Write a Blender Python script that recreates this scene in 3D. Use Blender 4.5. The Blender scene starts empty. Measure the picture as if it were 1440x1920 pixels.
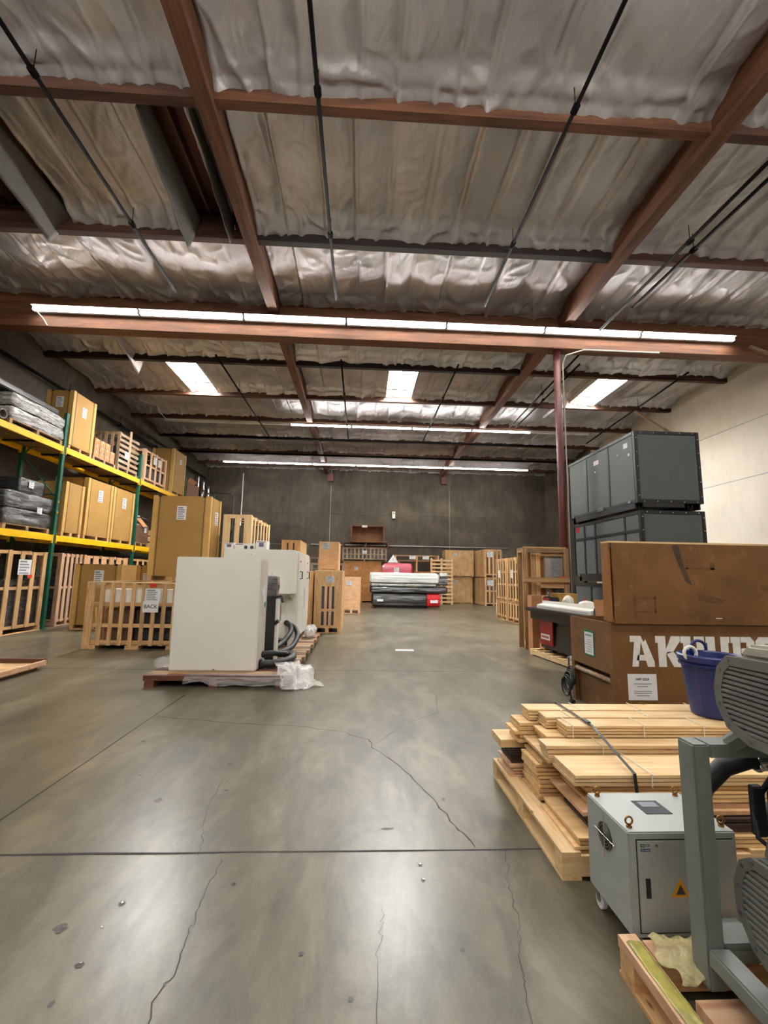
import bpy, bmesh, math, random
from mathutils import Vector, Matrix, noise
random.seed(7)
C = bpy.context.scene.collection
SC = bpy.context.scene
PI = math.pi

# ------------------------------------------------------------------ camera
FPX, CAM_H = 850.0, 1.5
def make_camera():
    vx, vy, s = 676 - 720, 1079 - 960, 0.0175
    d = Vector((vx, vy, FPX)).normalized()
    e = Vector((vx + 1000, vy + 1000 * s, FPX))
    n = Vector((vx, vy, FPX)).cross(e).normalized()
    if n.y > 0: n = -n
    x = d.cross(n)
    right = Vector((x[0], d[0], n[0])); down = Vector((x[1], d[1], n[1])); fwd = Vector((x[2], d[2], n[2]))
    m = Matrix((( right[0], -down[0], -fwd[0], 0), (right[1], -down[1], -fwd[1], 0),
                (right[2], -down[2], -fwd[2], CAM_H), (0, 0, 0, 1)))
    cd = bpy.data.cameras.new('camera'); cd.sensor_fit = 'HORIZONTAL'; cd.sensor_width = 36
    cd.lens = FPX / 1440 * 36; cd.clip_start = 0.02; cd.clip_end = 200
    co = bpy.data.objects.new('camera', cd); C.objects.link(co); co.matrix_world = m
    SC.camera = co
make_camera()

# ------------------------------------------------------------------ world, exposure
w = bpy.data.worlds.new('world'); SC.world = w; w.use_nodes = True
w.node_tree.nodes['Background'].inputs[0].default_value = (0.75, 0.85, 1, 1)
w.node_tree.nodes['Background'].inputs[1].default_value = 0.3
SC.view_settings.view_transform = 'Standard'; SC.view_settings.look = 'None'
SC.view_settings.gamma = 1; SC.view_settings.use_curve_mapping = False
SC.view_settings.exposure = 1.3
SC.cycles.use_denoising = True
SC.cycles.max_bounces = 8
LED_STRENGTH = 34.0
SKY_STRENGTH = 80.0

# ------------------------------------------------------------------ materials
M = {}
def newmat(name):
    m = bpy.data.materials.new(name); m.use_nodes = True
    nt = m.node_tree; b = nt.nodes['Principled BSDF']
    M[name] = m
    return m, nt, b
def srgb(r, g, b):
    f = lambda c: (c / 255 / 12.92) if c / 255 <= .04045 else ((c / 255 + .055) / 1.055) ** 2.4
    return (f(r), f(g), f(b), 1)
def N(nt, t, **k):
    n = nt.nodes.new(t)
    for a, v in k.items(): setattr(n, a, v)
    return n
def ramp(nt, fac, stops):
    r = N(nt, 'ShaderNodeValToRGB'); e = r.color_ramp.elements
    while len(e) < len(stops): e.new(0.5)
    for i, (p, c) in enumerate(stops): e[i].position = p; e[i].color = c
    nt.links.new(fac, r.inputs[0]); return r.outputs[0]
def coords(nt, scale, rand=False):
    t = N(nt, 'ShaderNodeTexCoord'); mp = N(nt, 'ShaderNodeMapping')
    mp.inputs['Scale'].default_value = scale
    if rand:
        oi = N(nt, 'ShaderNodeObjectInfo'); mu = N(nt, 'ShaderNodeMath', operation='MULTIPLY'); mu.inputs[1].default_value = 37.0
        cx = N(nt, 'ShaderNodeCombineXYZ'); nt.links.new(oi.outputs['Random'], mu.inputs[0])
        for i in range(3): nt.links.new(mu.outputs[0], cx.inputs[i])
        nt.links.new(cx.outputs[0], mp.inputs['Location'])
    nt.links.new(t.outputs['Object'], mp.inputs[0]); return mp.outputs[0]
def noise_tex(nt, vec, scale, detail=4, rough=.55, dist=0):
    n = N(nt, 'ShaderNodeTexNoise'); n.inputs['Scale'].default_value = scale; n.inputs['Detail'].default_value = detail
    n.inputs['Roughness'].default_value = rough; n.inputs['Distortion'].default_value = dist
    nt.links.new(vec, n.inputs['Vector']); return n.outputs['Fac']
def bump(nt, b, fac, strength, dist=.01):
    bp = N(nt, 'ShaderNodeBump'); bp.inputs['Strength'].default_value = strength; bp.inputs['Distance'].default_value = dist
    nt.links.new(fac, bp.inputs['Height']); nt.links.new(bp.outputs[0], b.inputs['Normal'])
def mix(nt, fac, a, b_, mode='MIX'):
    m = N(nt, 'ShaderNodeMix', data_type='RGBA', blend_type=mode)
    for i, v in ((0, fac), (6, a), (7, b_)):
        if hasattr(v, 'links'): nt.links.new(v, m.inputs[i])
        else: m.inputs[i].default_value = v
    return m.outputs[2]
def plain(name, col, rough=.5, metal=0, var=.12, scale=6, bmp=0, coat=0):
    m, nt, b = newmat(name)
    v = coords(nt, (1, 1, 1), True); f = noise_tex(nt, v, scale)
    lo = tuple(c * (1 - var) for c in col[:3]) + (1,); hi = tuple(min(1, c * (1 + var)) for c in col[:3]) + (1,)
    nt.links.new(ramp(nt, f, [(.3, lo), (.7, hi)]), b.inputs['Base Color'])
    b.inputs['Roughness'].default_value = rough; b.inputs['Metallic'].default_value = metal
    b.inputs['Coat Weight'].default_value = coat
    if bmp: bump(nt, b, f, bmp)
    return m
def wood(name, light, dark, rough=.65, stretch=(1.2, 14, 14), var=.25, knots=True):
    m, nt, b = newmat(name)
    v = coords(nt, stretch, True); f = noise_tex(nt, v, 2.0, 5, .6, .6)
    col = ramp(nt, f, [(.28, dark), (.62, light)])
    if knots:
        v2 = coords(nt, (2.2, 6, 6), True)
        vo = N(nt, 'ShaderNodeTexVoronoi'); vo.inputs['Scale'].default_value = 1.6; nt.links.new(v2, vo.inputs['Vector'])
        kn = ramp(nt, vo.outputs['Distance'], [(.03, (1, 1, 1, 1)), (.10, (0, 0, 0, 1))])
        kd = tuple(c * .45 for c in dark[:3]) + (1,)
        col = mix(nt, kn, col, kd)
    oi = N(nt, 'ShaderNodeObjectInfo')
    tint = ramp(nt, oi.outputs['Random'], [(0, (1 - var,) * 3 + (1,)), (1, (1 + var * .3, 1 + var * .25, 1 + var * .15, 1))])
    col = mix(nt, 1.0, col, tint, 'MULTIPLY')
    nt.links.new(col, b.inputs['Base Color']); b.inputs['Roughness'].default_value = rough
    bump(nt, b, f, .15)
    return m
wood('pine', srgb(224, 184, 132), srgb(180, 130, 80))
wood('pine_pale', srgb(238, 208, 160), srgb(214, 172, 118), var=.15)
wood('pine_pink', srgb(222, 184, 150), srgb(186, 136, 102), var=.2)
wood('wood_grey', srgb(176, 150, 122), srgb(124, 98, 74), var=.3)
wood('wood_redbrown', srgb(122, 74, 55), srgb(78, 44, 33), var=.25)
wood('wood_old', srgb(176, 140, 96), srgb(112, 80, 48), var=.3)
wood('board', srgb(240, 205, 150), srgb(214, 168, 112), var=.22, stretch=(.8, 10, 30), knots=False)
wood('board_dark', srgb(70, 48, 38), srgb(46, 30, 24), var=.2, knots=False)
wood('plywood', srgb(214, 172, 130), srgb(190, 142, 102), stretch=(5, 5, 2), var=.12)
wood('ply_orange', srgb(186, 130, 72), srgb(146, 94, 46), stretch=(3, 3, 1.5), var=.1)
wood('ply_pale', srgb(200, 164, 116), srgb(170, 130, 84), stretch=(3, 3, 1.5), var=.1)
wood('beam', srgb(92, 56, 39), srgb(50, 30, 21), var=.2, stretch=(.5, 5, 5), rough=.7)
wood('beam_light', srgb(118, 74, 48), srgb(70, 43, 28), var=.15, stretch=(.5, 6, 6), rough=.7)
wood('beam_dark', srgb(46, 32, 30), srgb(28, 20, 20), var=.2, knots=False)
wood('deck', srgb(96, 48, 32), srgb(58, 26, 18), stretch=(3, .6, 3), var=.2, knots=False)
wood('ply_brown', srgb(152, 100, 44), srgb(118, 74, 30), stretch=(1.5, 1.5, 1.5), rough=.5, var=.05, knots=False)
plain('cardboard', srgb(166, 127, 66), .75, var=.06, scale=2)
plain('cardboard_edge', srgb(196, 156, 88), .7, var=.06)
plain('carton_brown', srgb(170, 118, 78), .8, var=.1)
plain('carton_dark', srgb(110, 74, 50), .8, var=.1)
plain('strap_green', srgb(70, 66, 30), .5)
plain('paper', srgb(226, 226, 228), .7, var=.03)
plain('paper_silver', srgb(190, 196, 204), .35, var=.12, scale=14)
plain('ink', srgb(60, 60, 66), .7, var=.05)
plain('ink_grey', srgb(130, 134, 142), .7, var=.05)
plain('sign_red', srgb(214, 52, 40), .6)
plain('sign_green', srgb(30, 110, 84), .6)
plain('white_enamel', srgb(228, 227, 220), .35, var=.02, scale=2, coat=.2)
plain('white_matte', srgb(226, 224, 216), .6, var=.04)
plain('white_fixture', srgb(225, 225, 225), .4, var=.02)
plain('white_letter', srgb(226, 224, 222), .7, var=.06, scale=20)
plain('offwhite_side', srgb(206, 198, 188), .45, var=.05)
plain('rack_yellow', srgb(246, 190, 16), .4, var=.08)
plain('rack_green', srgb(16, 84, 62), .45, var=.15)
plain('black_paint', srgb(24, 24, 27), .4, var=.2)
plain('black_metal', srgb(30, 31, 33), .38, var=.15)
plain('black_rubber', srgb(34, 35, 37), .55, var=.2)
plain('pipe_black', srgb(9, 8, 9), .7, var=.2)
plain('pipe_grey', srgb(112, 106, 100), .5, var=.2)
plain('panel_grey', srgb(78, 84, 84), .55, var=.05)
plain('column_red', srgb(92, 40, 38), .5, var=.12)
plain('machine_red', srgb(196, 26, 40), .35, var=.06)
plain('machine_maroon', srgb(140, 20, 22), .4, var=.06)
plain('chiller_grey', srgb(164, 170, 167), .42, var=.04)
plain('frame_grey', srgb(118, 126, 122), .38, var=.06, scale=12)
plain('pump_grey', srgb(112, 112, 108), .5, var=.08, scale=30)
plain('pump_top', srgb(176, 174, 162), .5, var=.06)
plain('pump_dark', srgb(30, 30, 30), .6)
plain('brass', srgb(168, 120, 70), .3, metal=.9)
plain('chrome', srgb(210, 210, 212), .15, metal=1)
plain('steel', srgb(140, 140, 142), .35, metal=.9)
plain('bin_blue', srgb(30, 44, 104), .4, var=.1)
plain('osb', srgb(178, 138, 70), .7, var=.3, scale=30)
plain('foam_white', srgb(226, 216, 206), .7, var=.06)
plain('kraft_mesh', srgb(196, 160, 116), .8, var=.3, scale=60)
plain('crack', srgb(58, 54, 48), .8, var=.2)
plain('joint', srgb(44, 42, 42), .8, var=.3, scale=20)
plain('stain', srgb(62, 58, 56), .5, var=.3, scale=30)
plain('yellow_warning', srgb(226, 160, 30), .5)
plain('olive_plastic', srgb(168, 160, 84), .3, var=.3, scale=14)
plain('purple_print', srgb(120, 92, 130), .6)
plain('seal_tape', srgb(214, 186, 150), .5)
def wrapped(name, col, rough=.22, strength=.7, stretch=(1, 1, 6), con=.8):
    m, nt, b = newmat(name)
    v = coords(nt, stretch, True); f = noise_tex(nt, v, 3.5, 6, .6, 1.2)
    lo = tuple(c * con for c in col[:3]) + (1,)
    nt.links.new(ramp(nt, f, [(.36, lo), (.66, col)]), b.inputs['Base Color'])
    b.inputs['Roughness'].default_value = rough; b.inputs['Specular IOR Level'].default_value = .9
    b.inputs['Coat Weight'].default_value = .6; b.inputs['Coat Roughness'].default_value = .15
    bump(nt, b, f, strength, .03)
wrapped('wrap_black', srgb(38, 38, 41))
wrapped('wrap_grey_sheen', srgb(88, 88, 91), .18, .9, (.8, .8, 7), .12)  # dark wrap; the paler streaks are highlights painted into the colour
wrapped('wrap_silver_sheen', srgb(205, 203, 200), .18, 1.0, (1, 1, 7), .2)  # bright streaks on a dark base imitate the gloss of stretch wrap
wrapped('wrap_red', srgb(196, 30, 66), .25, .8, (2, 2, 3))
wrapped('wrap_white', srgb(220, 224, 220), .25, .3, (.6, 2, 4))
wrapped('wrap_brown', srgb(122, 84, 58))
def film(name, alpha=.35, tint=(.92, .92, .93, 1)):
    m, nt, b = newmat(name)
    v = coords(nt, (1, 1, 1)); f = noise_tex(nt, v, 9, 5, .6, 1.0)
    b.inputs['Base Color'].default_value = tint; b.inputs['Roughness'].default_value = .16
    b.inputs['Specular IOR Level'].default_value = .8
    a = ramp(nt, f, [(.3, (alpha * .45,) * 3 + (1,)), (.75, (min(1, alpha * 1.6),) * 3 + (1,))])
    nt.links.new(a, b.inputs['Alpha']); bump(nt, b, f, .8, .02)
film('film', .13); film('film_milky', .36, (.86, .84, .82, 1)); film('film_yellow', .45, (.75, .68, .35, 1))
def concrete_floor():
    m, nt, b = newmat('floor_concrete')
    v = coords(nt, (1, 1, 1)); vs = coords(nt, (1.4, .5, 1))
    a = noise_tex(nt, v, .45, 5, .5, .3); c = noise_tex(nt, vs, 1.6, 8, .62, .5); d = noise_tex(nt, v, 3.2, 9, .7)
    e = noise_tex(nt, v, 90, 2, .6)
    col = ramp(nt, a, [(.3, srgb(76, 72, 57)), (.7, srgb(112, 106, 87))])
    col = mix(nt, .65, col, ramp(nt, c, [(.28, srgb(44, 41, 33)), (.5, srgb(98, 93, 76)), (.74, srgb(154, 146, 124))]))
    col = mix(nt, .3, col, ramp(nt, d, [(.2, srgb(52, 48, 39)), (.85, srgb(134, 126, 108))]))
    col = mix(nt, .1, col, ramp(nt, e, [(.3, (.2, .2, .2, 1)), (.7, (.8, .8, .8, 1))]), 'OVERLAY')
    g = noise_tex(nt, vs, 2.6, 7, .6, .8)
    col = mix(nt, .55, col, ramp(nt, g, [(.40, srgb(170, 168, 160)), (.52, srgb(235, 233, 228)), (.62, srgb(255, 255, 252))]), 'MULTIPLY')
    nt.links.new(col, b.inputs['Base Color'])
    r = ramp(nt, a, [(.3, (.285, .285, .285, 1)), (.7, (.33, .33, .33, 1))]); nt.links.new(r, b.inputs['Roughness'])
    b.inputs['Specular IOR Level'].default_value = .36
concrete_floor()
def concrete_wall(name, base, dark, light):
    m, nt, b = newmat(name)
    v = coords(nt, (1, 1, 1)); vv = coords(nt, (1.6, 1.6, .35))
    a = noise_tex(nt, v, .5, 7, .62, .6); c = noise_tex(nt, vv, 2.2, 5, .65)
    col = ramp(nt, a, [(.3, dark), (.52, base), (.75, light)])
    col = mix(nt, .35, col, ramp(nt, c, [(.3, dark), (.75, light)]))
    nt.links.new(col, b.inputs['Base Color']); b.inputs['Roughness'].default_value = .85
    bump(nt, b, c, .08)
concrete_wall('wall_concrete', srgb(72, 65, 55), srgb(44, 40, 34), srgb(108, 98, 84))
concrete_wall('wall_white', srgb(206, 196, 181), srgb(190, 180, 164), srgb(214, 206, 192))
def foil_mat():
    m, nt, b = newmat('foil')
    v = coords(nt, (1, 1, 1)); vs = coords(nt, (1, .45, 1))
    a = noise_tex(nt, vs, 3.2, 3, .5, 1.4); c = noise_tex(nt, v, .8, 4)
    col = ramp(nt, c, [(.3, srgb(168, 164, 166)), (.7, srgb(206, 203, 206))])
    nt.links.new(col, b.inputs['Base Color'])
    b.inputs['Metallic'].default_value = .6; b.inputs['Roughness'].default_value = .46
    bump(nt, b, a, .5, .06)
foil_mat()
M['pipe_black'].node_tree.nodes['Principled BSDF'].inputs['Specular IOR Level'].default_value = .12
def emit(name, col, strength):
    m, nt, b = newmat(name)
    b.inputs['Base Color'].default_value = (.8, .8, .8, 1)
    b.inputs['Emission Color'].default_value = col; b.inputs['Emission Strength'].default_value = strength
emit('led', (1, .975, .92, 1), LED_STRENGTH)
emit('skylight', (.97, .99, 1, 1), SKY_STRENGTH)
m_, nt_, b_ = newmat('ply_worn')          # worn brown paint of the big crate, with stains and scuffs
v_ = coords(nt_, (1, 1, 1)); a_ = noise_tex(nt_, v_, 1.7, 6, .6, .8); c_ = noise_tex(nt_, v_, 7, 7, .7)
col_ = ramp(nt_, a_, [(.28, srgb(76, 49, 23)), (.42, srgb(106, 71, 34)), (.7, srgb(124, 85, 43))])
col_ = mix(nt_, ramp(nt_, c_, [(.57, (0, 0, 0, 1)), (.75, (.6, .6, .6, 1))]), col_, srgb(150, 122, 92))
nt_.links.new(col_, b_.inputs['Base Color']); b_.inputs['Roughness'].default_value = .5; bump(nt_, b_, c_, .06)

# ------------------------------------------------------------------ helpers
class MB:
    def __init__(s): s.v = []; s.f = []
    def add(s, vs, fs):
        k = len(s.v); s.v += [tuple(p) for p in vs]; s.f += [tuple(i + k for i in q) for q in fs]; return s
    def box(s, c, d, rot=None):
        x, y, z = d[0] / 2, d[1] / 2, d[2] / 2
        vs = [Vector(p) for p in ((-x, -y, -z), (x, -y, -z), (x, y, -z), (-x, y, -z), (-x, -y, z), (x, -y, z), (x, y, z), (-x, y, z))]
        if rot is not None: vs = [rot @ p for p in vs]
        return s.add([p + Vector(c) for p in vs], [(0, 3, 2, 1), (4, 5, 6, 7), (0, 1, 5, 4), (1, 2, 6, 5), (2, 3, 7, 6), (3, 0, 4, 7)])
    def b2(s, a, b): return s.box([(p + q) / 2 for p, q in zip(a, b)], [abs(q - p) for p, q in zip(a, b)])
    def tube(s, pts, r, n=8, caps=True):
        pts = [Vector(p) for p in pts]; k = len(s.v); rings = []
        prev = None
        for i, p in enumerate(pts):
            t = (pts[min(i + 1, len(pts) - 1)] - pts[max(i - 1, 0)]).normalized()
            if prev is None:
                a = t.orthogonal().normalized()
            else:
                a = (prev - t * prev.dot(t)).normalized()
            prev = a; b = t.cross(a)
            rr = r[i] if isinstance(r, (list, tuple)) else r
            rings.append([p + (a * math.cos(2 * PI * j / n) + b * math.sin(2 * PI * j / n)) * rr for j in range(n)])
        vs = [q for g in rings for q in g]; fs = []
        for i in range(len(pts) - 1):
            for j in range(n):
                fs.append((i * n + j, i * n + (j + 1) % n, (i + 1) * n + (j + 1) % n, (i + 1) * n + j))
        if caps: fs.append(tuple(range(n - 1, -1, -1))); fs.append(tuple((len(pts) - 1) * n + j for j in range(n)))
        return s.add(vs, fs)
    def prism(s, poly, axis, a, b):
        """poly: list of 2-D points; extruded along axis (0,1,2) from a to b"""
        def P(p, h):
            return {0: (h, p[0], p[1]), 1: (p[0], h, p[1]), 2: (p[0], p[1], h)}[axis]
        n = len(poly)
        return s.add([P(p, a) for p in poly] + [P(p, b) for p in poly],
                     [tuple(range(n)), tuple(range(2 * n - 1, n - 1, -1))] + [(i, i + n, (i + 1) % n + n, (i + 1) % n) for i in range(n)])
    def torus(s, c, R, r, axis='y', n=16, k=6):
        vs = []; fs = []
        for i in range(n):
            for j in range(k):
                u = 2 * PI * i / n; w_ = 2 * PI * j / k
                x = (R + r * math.cos(w_)) * math.cos(u); z = (R + r * math.cos(w_)) * math.sin(u); y = r * math.sin(w_)
                p = {'y': (x, y, z), 'x': (y, x, z), 'z': (x, z, y)}[axis]
                vs.append((c[0] + p[0], c[1] + p[1], c[2] + p[2]))
                fs.append((i * k + j, ((i + 1) % n) * k + j, ((i + 1) % n) * k + (j + 1) % k, i * k + (j + 1) % k))
        return s.add(vs, fs)
    def grid(s, fn, nu, nv):
        vs = [fn(i / nu, j / nv) for j in range(nv + 1) for i in range(nu + 1)]
        fs = [(j * (nu + 1) + i, j * (nu + 1) + i + 1, (j + 1) * (nu + 1) + i + 1, (j + 1) * (nu + 1) + i) for j in range(nv) for i in range(nu)]
        return s.add(vs, fs)
    def build(s, name, mat, parent=None, bevel=0, smooth=False, thick=0, fix=True):
        me = bpy.data.meshes.new(name); me.from_pydata(s.v, [], s.f)
        if fix or bevel:
            bm = bmesh.new(); bm.from_mesh(me)
            if fix: bmesh.ops.recalc_face_normals(bm, faces=bm.faces)
            if bevel: bmesh.ops.bevel(bm, geom=bm.edges[:], offset=bevel, segments=2, affect='EDGES', clamp_overlap=True)
            bm.to_mesh(me); bm.free()
        me.materials.append(M[mat]); me.update()
        if smooth: me.polygons.foreach_set('use_smooth', [True] * len(me.polygons))
        o = bpy.data.objects.new(name, me); C.objects.link(o)
        if parent: o.parent = parent
        if thick:
            md = o.modifiers.new('solid', 'SOLIDIFY'); md.thickness = thick
        return o
def tag(o, label, cat, group=None, kind=None):
    if label: o['label'] = label
    if cat: o['category'] = cat
    if group: o['group'] = group
    if kind: o['kind'] = kind
    return o
def thing(name, label, cat, loc=(0, 0, 0), rz=0, group=None):
    o = bpy.data.objects.new(name, None); C.objects.link(o); o.location = loc; o.rotation_euler = (0, 0, rz)
    o.empty_display_size = .1
    return tag(o, label, cat, group)
def box(name, a, b, mat, parent=None, bevel=0):
    return MB().b2(a, b).build(name, mat, parent, bevel)
_pl = {}
def plank(parent, name, a, b, mat):
    """one board between two corners; its long side is the mesh's local X so the grain follows it"""
    c = [(p + q) / 2 for p, q in zip(a, b)]; d = [abs(q - p) for p, q in zip(a, b)]
    ax = d.index(max(d))
    dims = {0: (d[0], d[1], d[2]), 1: (d[1], d[0], d[2]), 2: (d[2], d[1], d[0])}[ax]
    key = tuple(round(x, 3) for x in dims) + (mat,)
    if key not in _pl:
        mb = MB().box((0, 0, 0), dims); me = bpy.data.meshes.new(name); me.from_pydata(mb.v, [], mb.f); me.materials.append(M[mat]); _pl[key] = me
    o = bpy.data.objects.new(name, _pl[key]); C.objects.link(o); o.location = c
    o.rotation_euler = {0: (0, 0, 0), 1: (0, 0, PI / 2), 2: (0, PI / 2, 0)}[ax]
    o.parent = parent
    return o
def face_frame(face):
    # returns u (to the right when you look at the face), normal
    return {'F': (Vector((1, 0, 0)), Vector((0, -1, 0))), 'R': (Vector((0, 1, 0)), Vector((1, 0, 0))),
            'L': (Vector((0, -1, 0)), Vector((-1, 0, 0))), 'T': (Vector((1, 0, 0)), Vector((0, 0, 1)))}[face]
def text(parent, name, body, face, c, size, mat, depth=.0008, bold=0):
    cu = bpy.data.curves.new(name, 'FONT'); cu.body = body; cu.size = size; cu.align_x = 'CENTER'; cu.align_y = 'CENTER'; cu.extrude = depth; cu.offset = bold
    t = bpy.data.objects.new('tmp_text', cu); me = bpy.data.meshes.new_from_object(t); bpy.data.objects.remove(t)
    me.materials.clear(); me.materials.append(M[mat])
    o = bpy.data.objects.new(name, me); C.objects.link(o); o.parent = parent; o.location = c
    o.rotation_euler = {'F': (PI / 2, 0, 0), 'R': (PI / 2, 0, PI / 2), 'L': (PI / 2, 0, -PI / 2), 'T': (0, 0, 0)}[face]
    return o
def paper(parent, face, c, w_, h, rows=5, mat='paper', name='paper_label', ink='ink_grey', heading=True):
    u, n = face_frame(face); up = Vector((0, 0, 1)) if face != 'T' else Vector((0, 1, 0))
    R = Matrix((u, n, up)).transposed()
    c = Vector(c)
    p = MB().box(c + n * .002, (w_, .004, h), R).build(name, mat, parent)
    if rows:
        mb = MB()
        for i in range(rows):
            y = h * (.36 - .76 * i / max(1, rows - 1)); ww = w_ * (.78 if i % 3 else .6) * random.uniform(.8, 1)
            mb.box(c + n * .0045 + up * y + u * (-(w_ * .4) + ww / 2), (ww, .002, h * (.075 if i or not heading else .11)), R)
        mb.build('printed_text', ink, p)
    return p

# ------------------------------------------------------------------ the shell
X0, X1, YB, YR, ZC = -9.4, 11.35, 27.3, -7.0, 8.4
fl = box('floor', (X0, YR, -.2), (X1, YB, 0), 'floor_concrete'); fl['kind'] = 'structure'
def struct(o): o['kind'] = 'structure'; return o
wl = struct(box('wall_left', (X0 - .25, YR, 0), (X0, YB, ZC), 'wall_concrete'))
wr = struct(box('wall_right', (X1, YR, 0), (X1 + .25, YB, ZC), 'wall_white'))
wb = struct(bpy.data.objects.new('wall_back', None)); C.objects.link(wb); wb.location = (0, YB, 0)
xs = [X0, -1.92, 5.36, X1]      # tilt-up panels with recessed joints, upper and lower lifts
for i in range(3):
    for z0, z1 in ((0, 3.27), (3.29, 5.14), (5.15, ZC)):
        box('concrete_panel', (xs[i] + (.014 if i else 0), 0, z0), (xs[i + 1] - (.014 if i < 2 else 0), .25, z1), 'wall_concrete', wb)
box('joint_sealant', (X0, .03, 0), (X1, .2, ZC), 'wall_white', wb)
wq = struct(box('wall_rear', (X0, YR - .25, 0), (X1, YR, ZC), 'wall_white'))
box('concrete_panel', (X1 - .006, 21.5, 0), (X1 + .01, YB, ZC), 'wall_concrete', wr)
for z in (4.55, 6.2):           # thin joints in the white wall
    box('wall_joint', (X1 - .004, YR, z), (X1 + .01, 21.4, z + .02), 'ink_grey', wr)
ce = struct(box('ceiling', (X0, YR, ZC), (X1, YB, ZC + .1), 'deck'))

ROWS = [-6.9, -4.85, -2.3, .25, 2.8, 5.35, 7.9, 10.4, 13.02, 15.62, 18.1, 20.7, 23.2, 25.7, YB]
GX = [-2.2, 4.85]
COLS = [(X0, -2.31), (-2.09, 4.74), (4.96, X1)]
PB, PT = 7.70, 8.05              # purlin bottom and top
for i, y in enumerate(ROWS[1:-1]):
    g = abs(y - 10.4) < .01 
    for k, (a, b) in enumerate(COLS):
        if g: continue
        mt = 'beam_dark' if (abs(y - 7.9) < .01 and k == 1) or (abs(y - 13.02) < .01 and k < 2) else ('beam_light' if k == 1 and abs(y - 5.35) < .01 else 'beam')
        plank(ce, 'purlin', (a, y - .07, PB), (b, y + .07, PT + .1), mt)
    if g:
        plank(ce, 'girder', (X0, y - .16, 7.12), (X1, y + .16, 8.15), 'beam_light')
for gx in GX:
    for a, b in ((YR, 10.24), (10.56, YB)):
        plank(ce, 'glulam_beam', (gx - .11, a, 7.60), (gx + .11, b, 8.2), 'beam_light')

# foil-faced insulation: one quilted blanket per bay
SKY = [(-6.1, -5.2), (.75, 1.65), (7.45, 8.4)]     # skylight openings between two purlins
SKY_Y = (13.3, 15.5)
def smooth(a, b, t):
    t = max(0, min(1, (t - a) / (b - a))); return t * t * (3 - 2 * t)
def blanket(xa, xb, ya, yb, hole=None, seed=0, fine=True):
    W = xb - xa; nstrip = max(1, round(W / .6)); st = .03 if fine else .1; nu = max(8, int(W / st)); nv = max(8, int((yb - ya) / (.045 if fine else .2)))
    rnd = random.Random(seed)
    seams = [0] + [(i + rnd.uniform(-.18, .18)) / nstrip for i in range(1, nstrip)] + [1]
    depth = [rnd.uniform(.03, .08) for _ in range(nstrip)]; tilt = [rnd.choice((-1, 1, 1)) * rnd.uniform(.03, .12) for _ in range(nstrip)]
    sag = [rnd.uniform(.02, .10) for _ in range(nstrip)]; fold = [rnd.uniform(-1, 1) for _ in range(nstrip)]
    def fn(u, v):
        k = 0
        while k < nstrip - 1 and u > seams[k + 1]: k += 1
        t = max(0, min(1, (u - seams[k]) / (seams[k + 1] - seams[k])))
        x = xa + u * W; y = ya + v * (yb - ya)
        q = math.sin(PI * t) ** .5 if 0 < t < 1 else 0
        lip = smooth(.72, .9, v)
        z = 8.09 - depth[k] * (q + (.85 - q) * lip) + tilt[k] * (t - .5) * (1 - .6 * lip) - sag[k] * math.sin(PI * v) * .6
        z -= .035 * math.exp(-((t - .06) / .05) ** 2) * (1 - .5 * lip)                    # stitched seam
        z -= .10 * smooth(.82, .93, v) + .09 * smooth(.94, 1.0, v)
        n1 = noise.noise(Vector((x * 1.7 + seed, y * 1.1, seed * 1.7)))
        n2 = noise.noise(Vector((x * 3.6 + fold[k] * y * 2.2, y * 1.6, seed * 2.3 + k)))
        r = 1 - abs(noise.noise(Vector((x * 2.6 + fold[k] * 3 * y, y * 1.8 - fold[k] * x, seed * 3.1 + k * .7))))
        z += .03 * n1 + .022 * n2 - .05 * max(0, r - .78) / .22 * (.4 + .6 * lip)          # long sharp folds
        return (x, y, z)
    mb = MB().grid(fn, nu, nv)
    if hole:
        mb.f = [f for f in mb.f if not (hole[0] < sum(mb.v[i][0] for i in f) / 4 < hole[1] and hole[2] < sum(mb.v[i][1] for i in f) / 4 < hole[3])]
    return mb.build('insulation_blanket', 'foil', ce, smooth=True, fix=False)
sd = 1
for r in range(len(ROWS) - 1):
    ya, yb = ROWS[r] + .05, ROWS[r + 1] - .06
    for k, (a, b) in enumerate(COLS):
        sd += 1
        if k == 0 and abs(ROWS[r] - 5.35) < .01:                     # open bay with bare joists
            blanket(-5.45, -3.2, ya, yb, None, sd); blanket(-2.66, -2.5, ya, yb, None, sd + 50)
            continue
        hole = (SKY[k][0] - .02, SKY[k][1] + .02, SKY_Y[0], SKY_Y[1]) if abs(ROWS[r] - 13.02) < .01 else None
        blanket(a, b, ya, yb, hole, sd, ROWS[r] > 2)
for xj in (-9.0, -8.4, -7.8, -7.2, -6.6, -6.0, -5.4, -3.0, -2.45):   # bare joists in the open bay
    plank(ce, 'joist', (xj - .02, 5.42, 8.2), (xj + .02, 7.83, 8.39), 'beam')
def flap(name, x, y0, y1, z0, drop0, drop1, lean, mat, seed):
    def fn(u, v):
        y = y0 + u * (y1 - y0); d = (drop0 + (drop1 - drop0) * u) * v
        n1 = noise.noise(Vector((y * 2, v * 2, seed)))
        return (x + lean * v * (.5 + u) + .03 * n1 * v, y, z0 - d + .02 * n1 * v)
    return MB().grid(fn, 24, 8).build(name, mat, ce, smooth=True, thick=.004)
plain('flap_grey', srgb(84, 80, 76), .6, var=.15)
flap('hanging_insulation', -3.12, 5.45, 7.8, 8.02, .34, .62, -.14, 'flap_grey', 3)
flap('hanging_insulation', -5.5, 5.45, 7.95, 8.02, .42, .5, -.28, 'flap_grey', 5)
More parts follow.
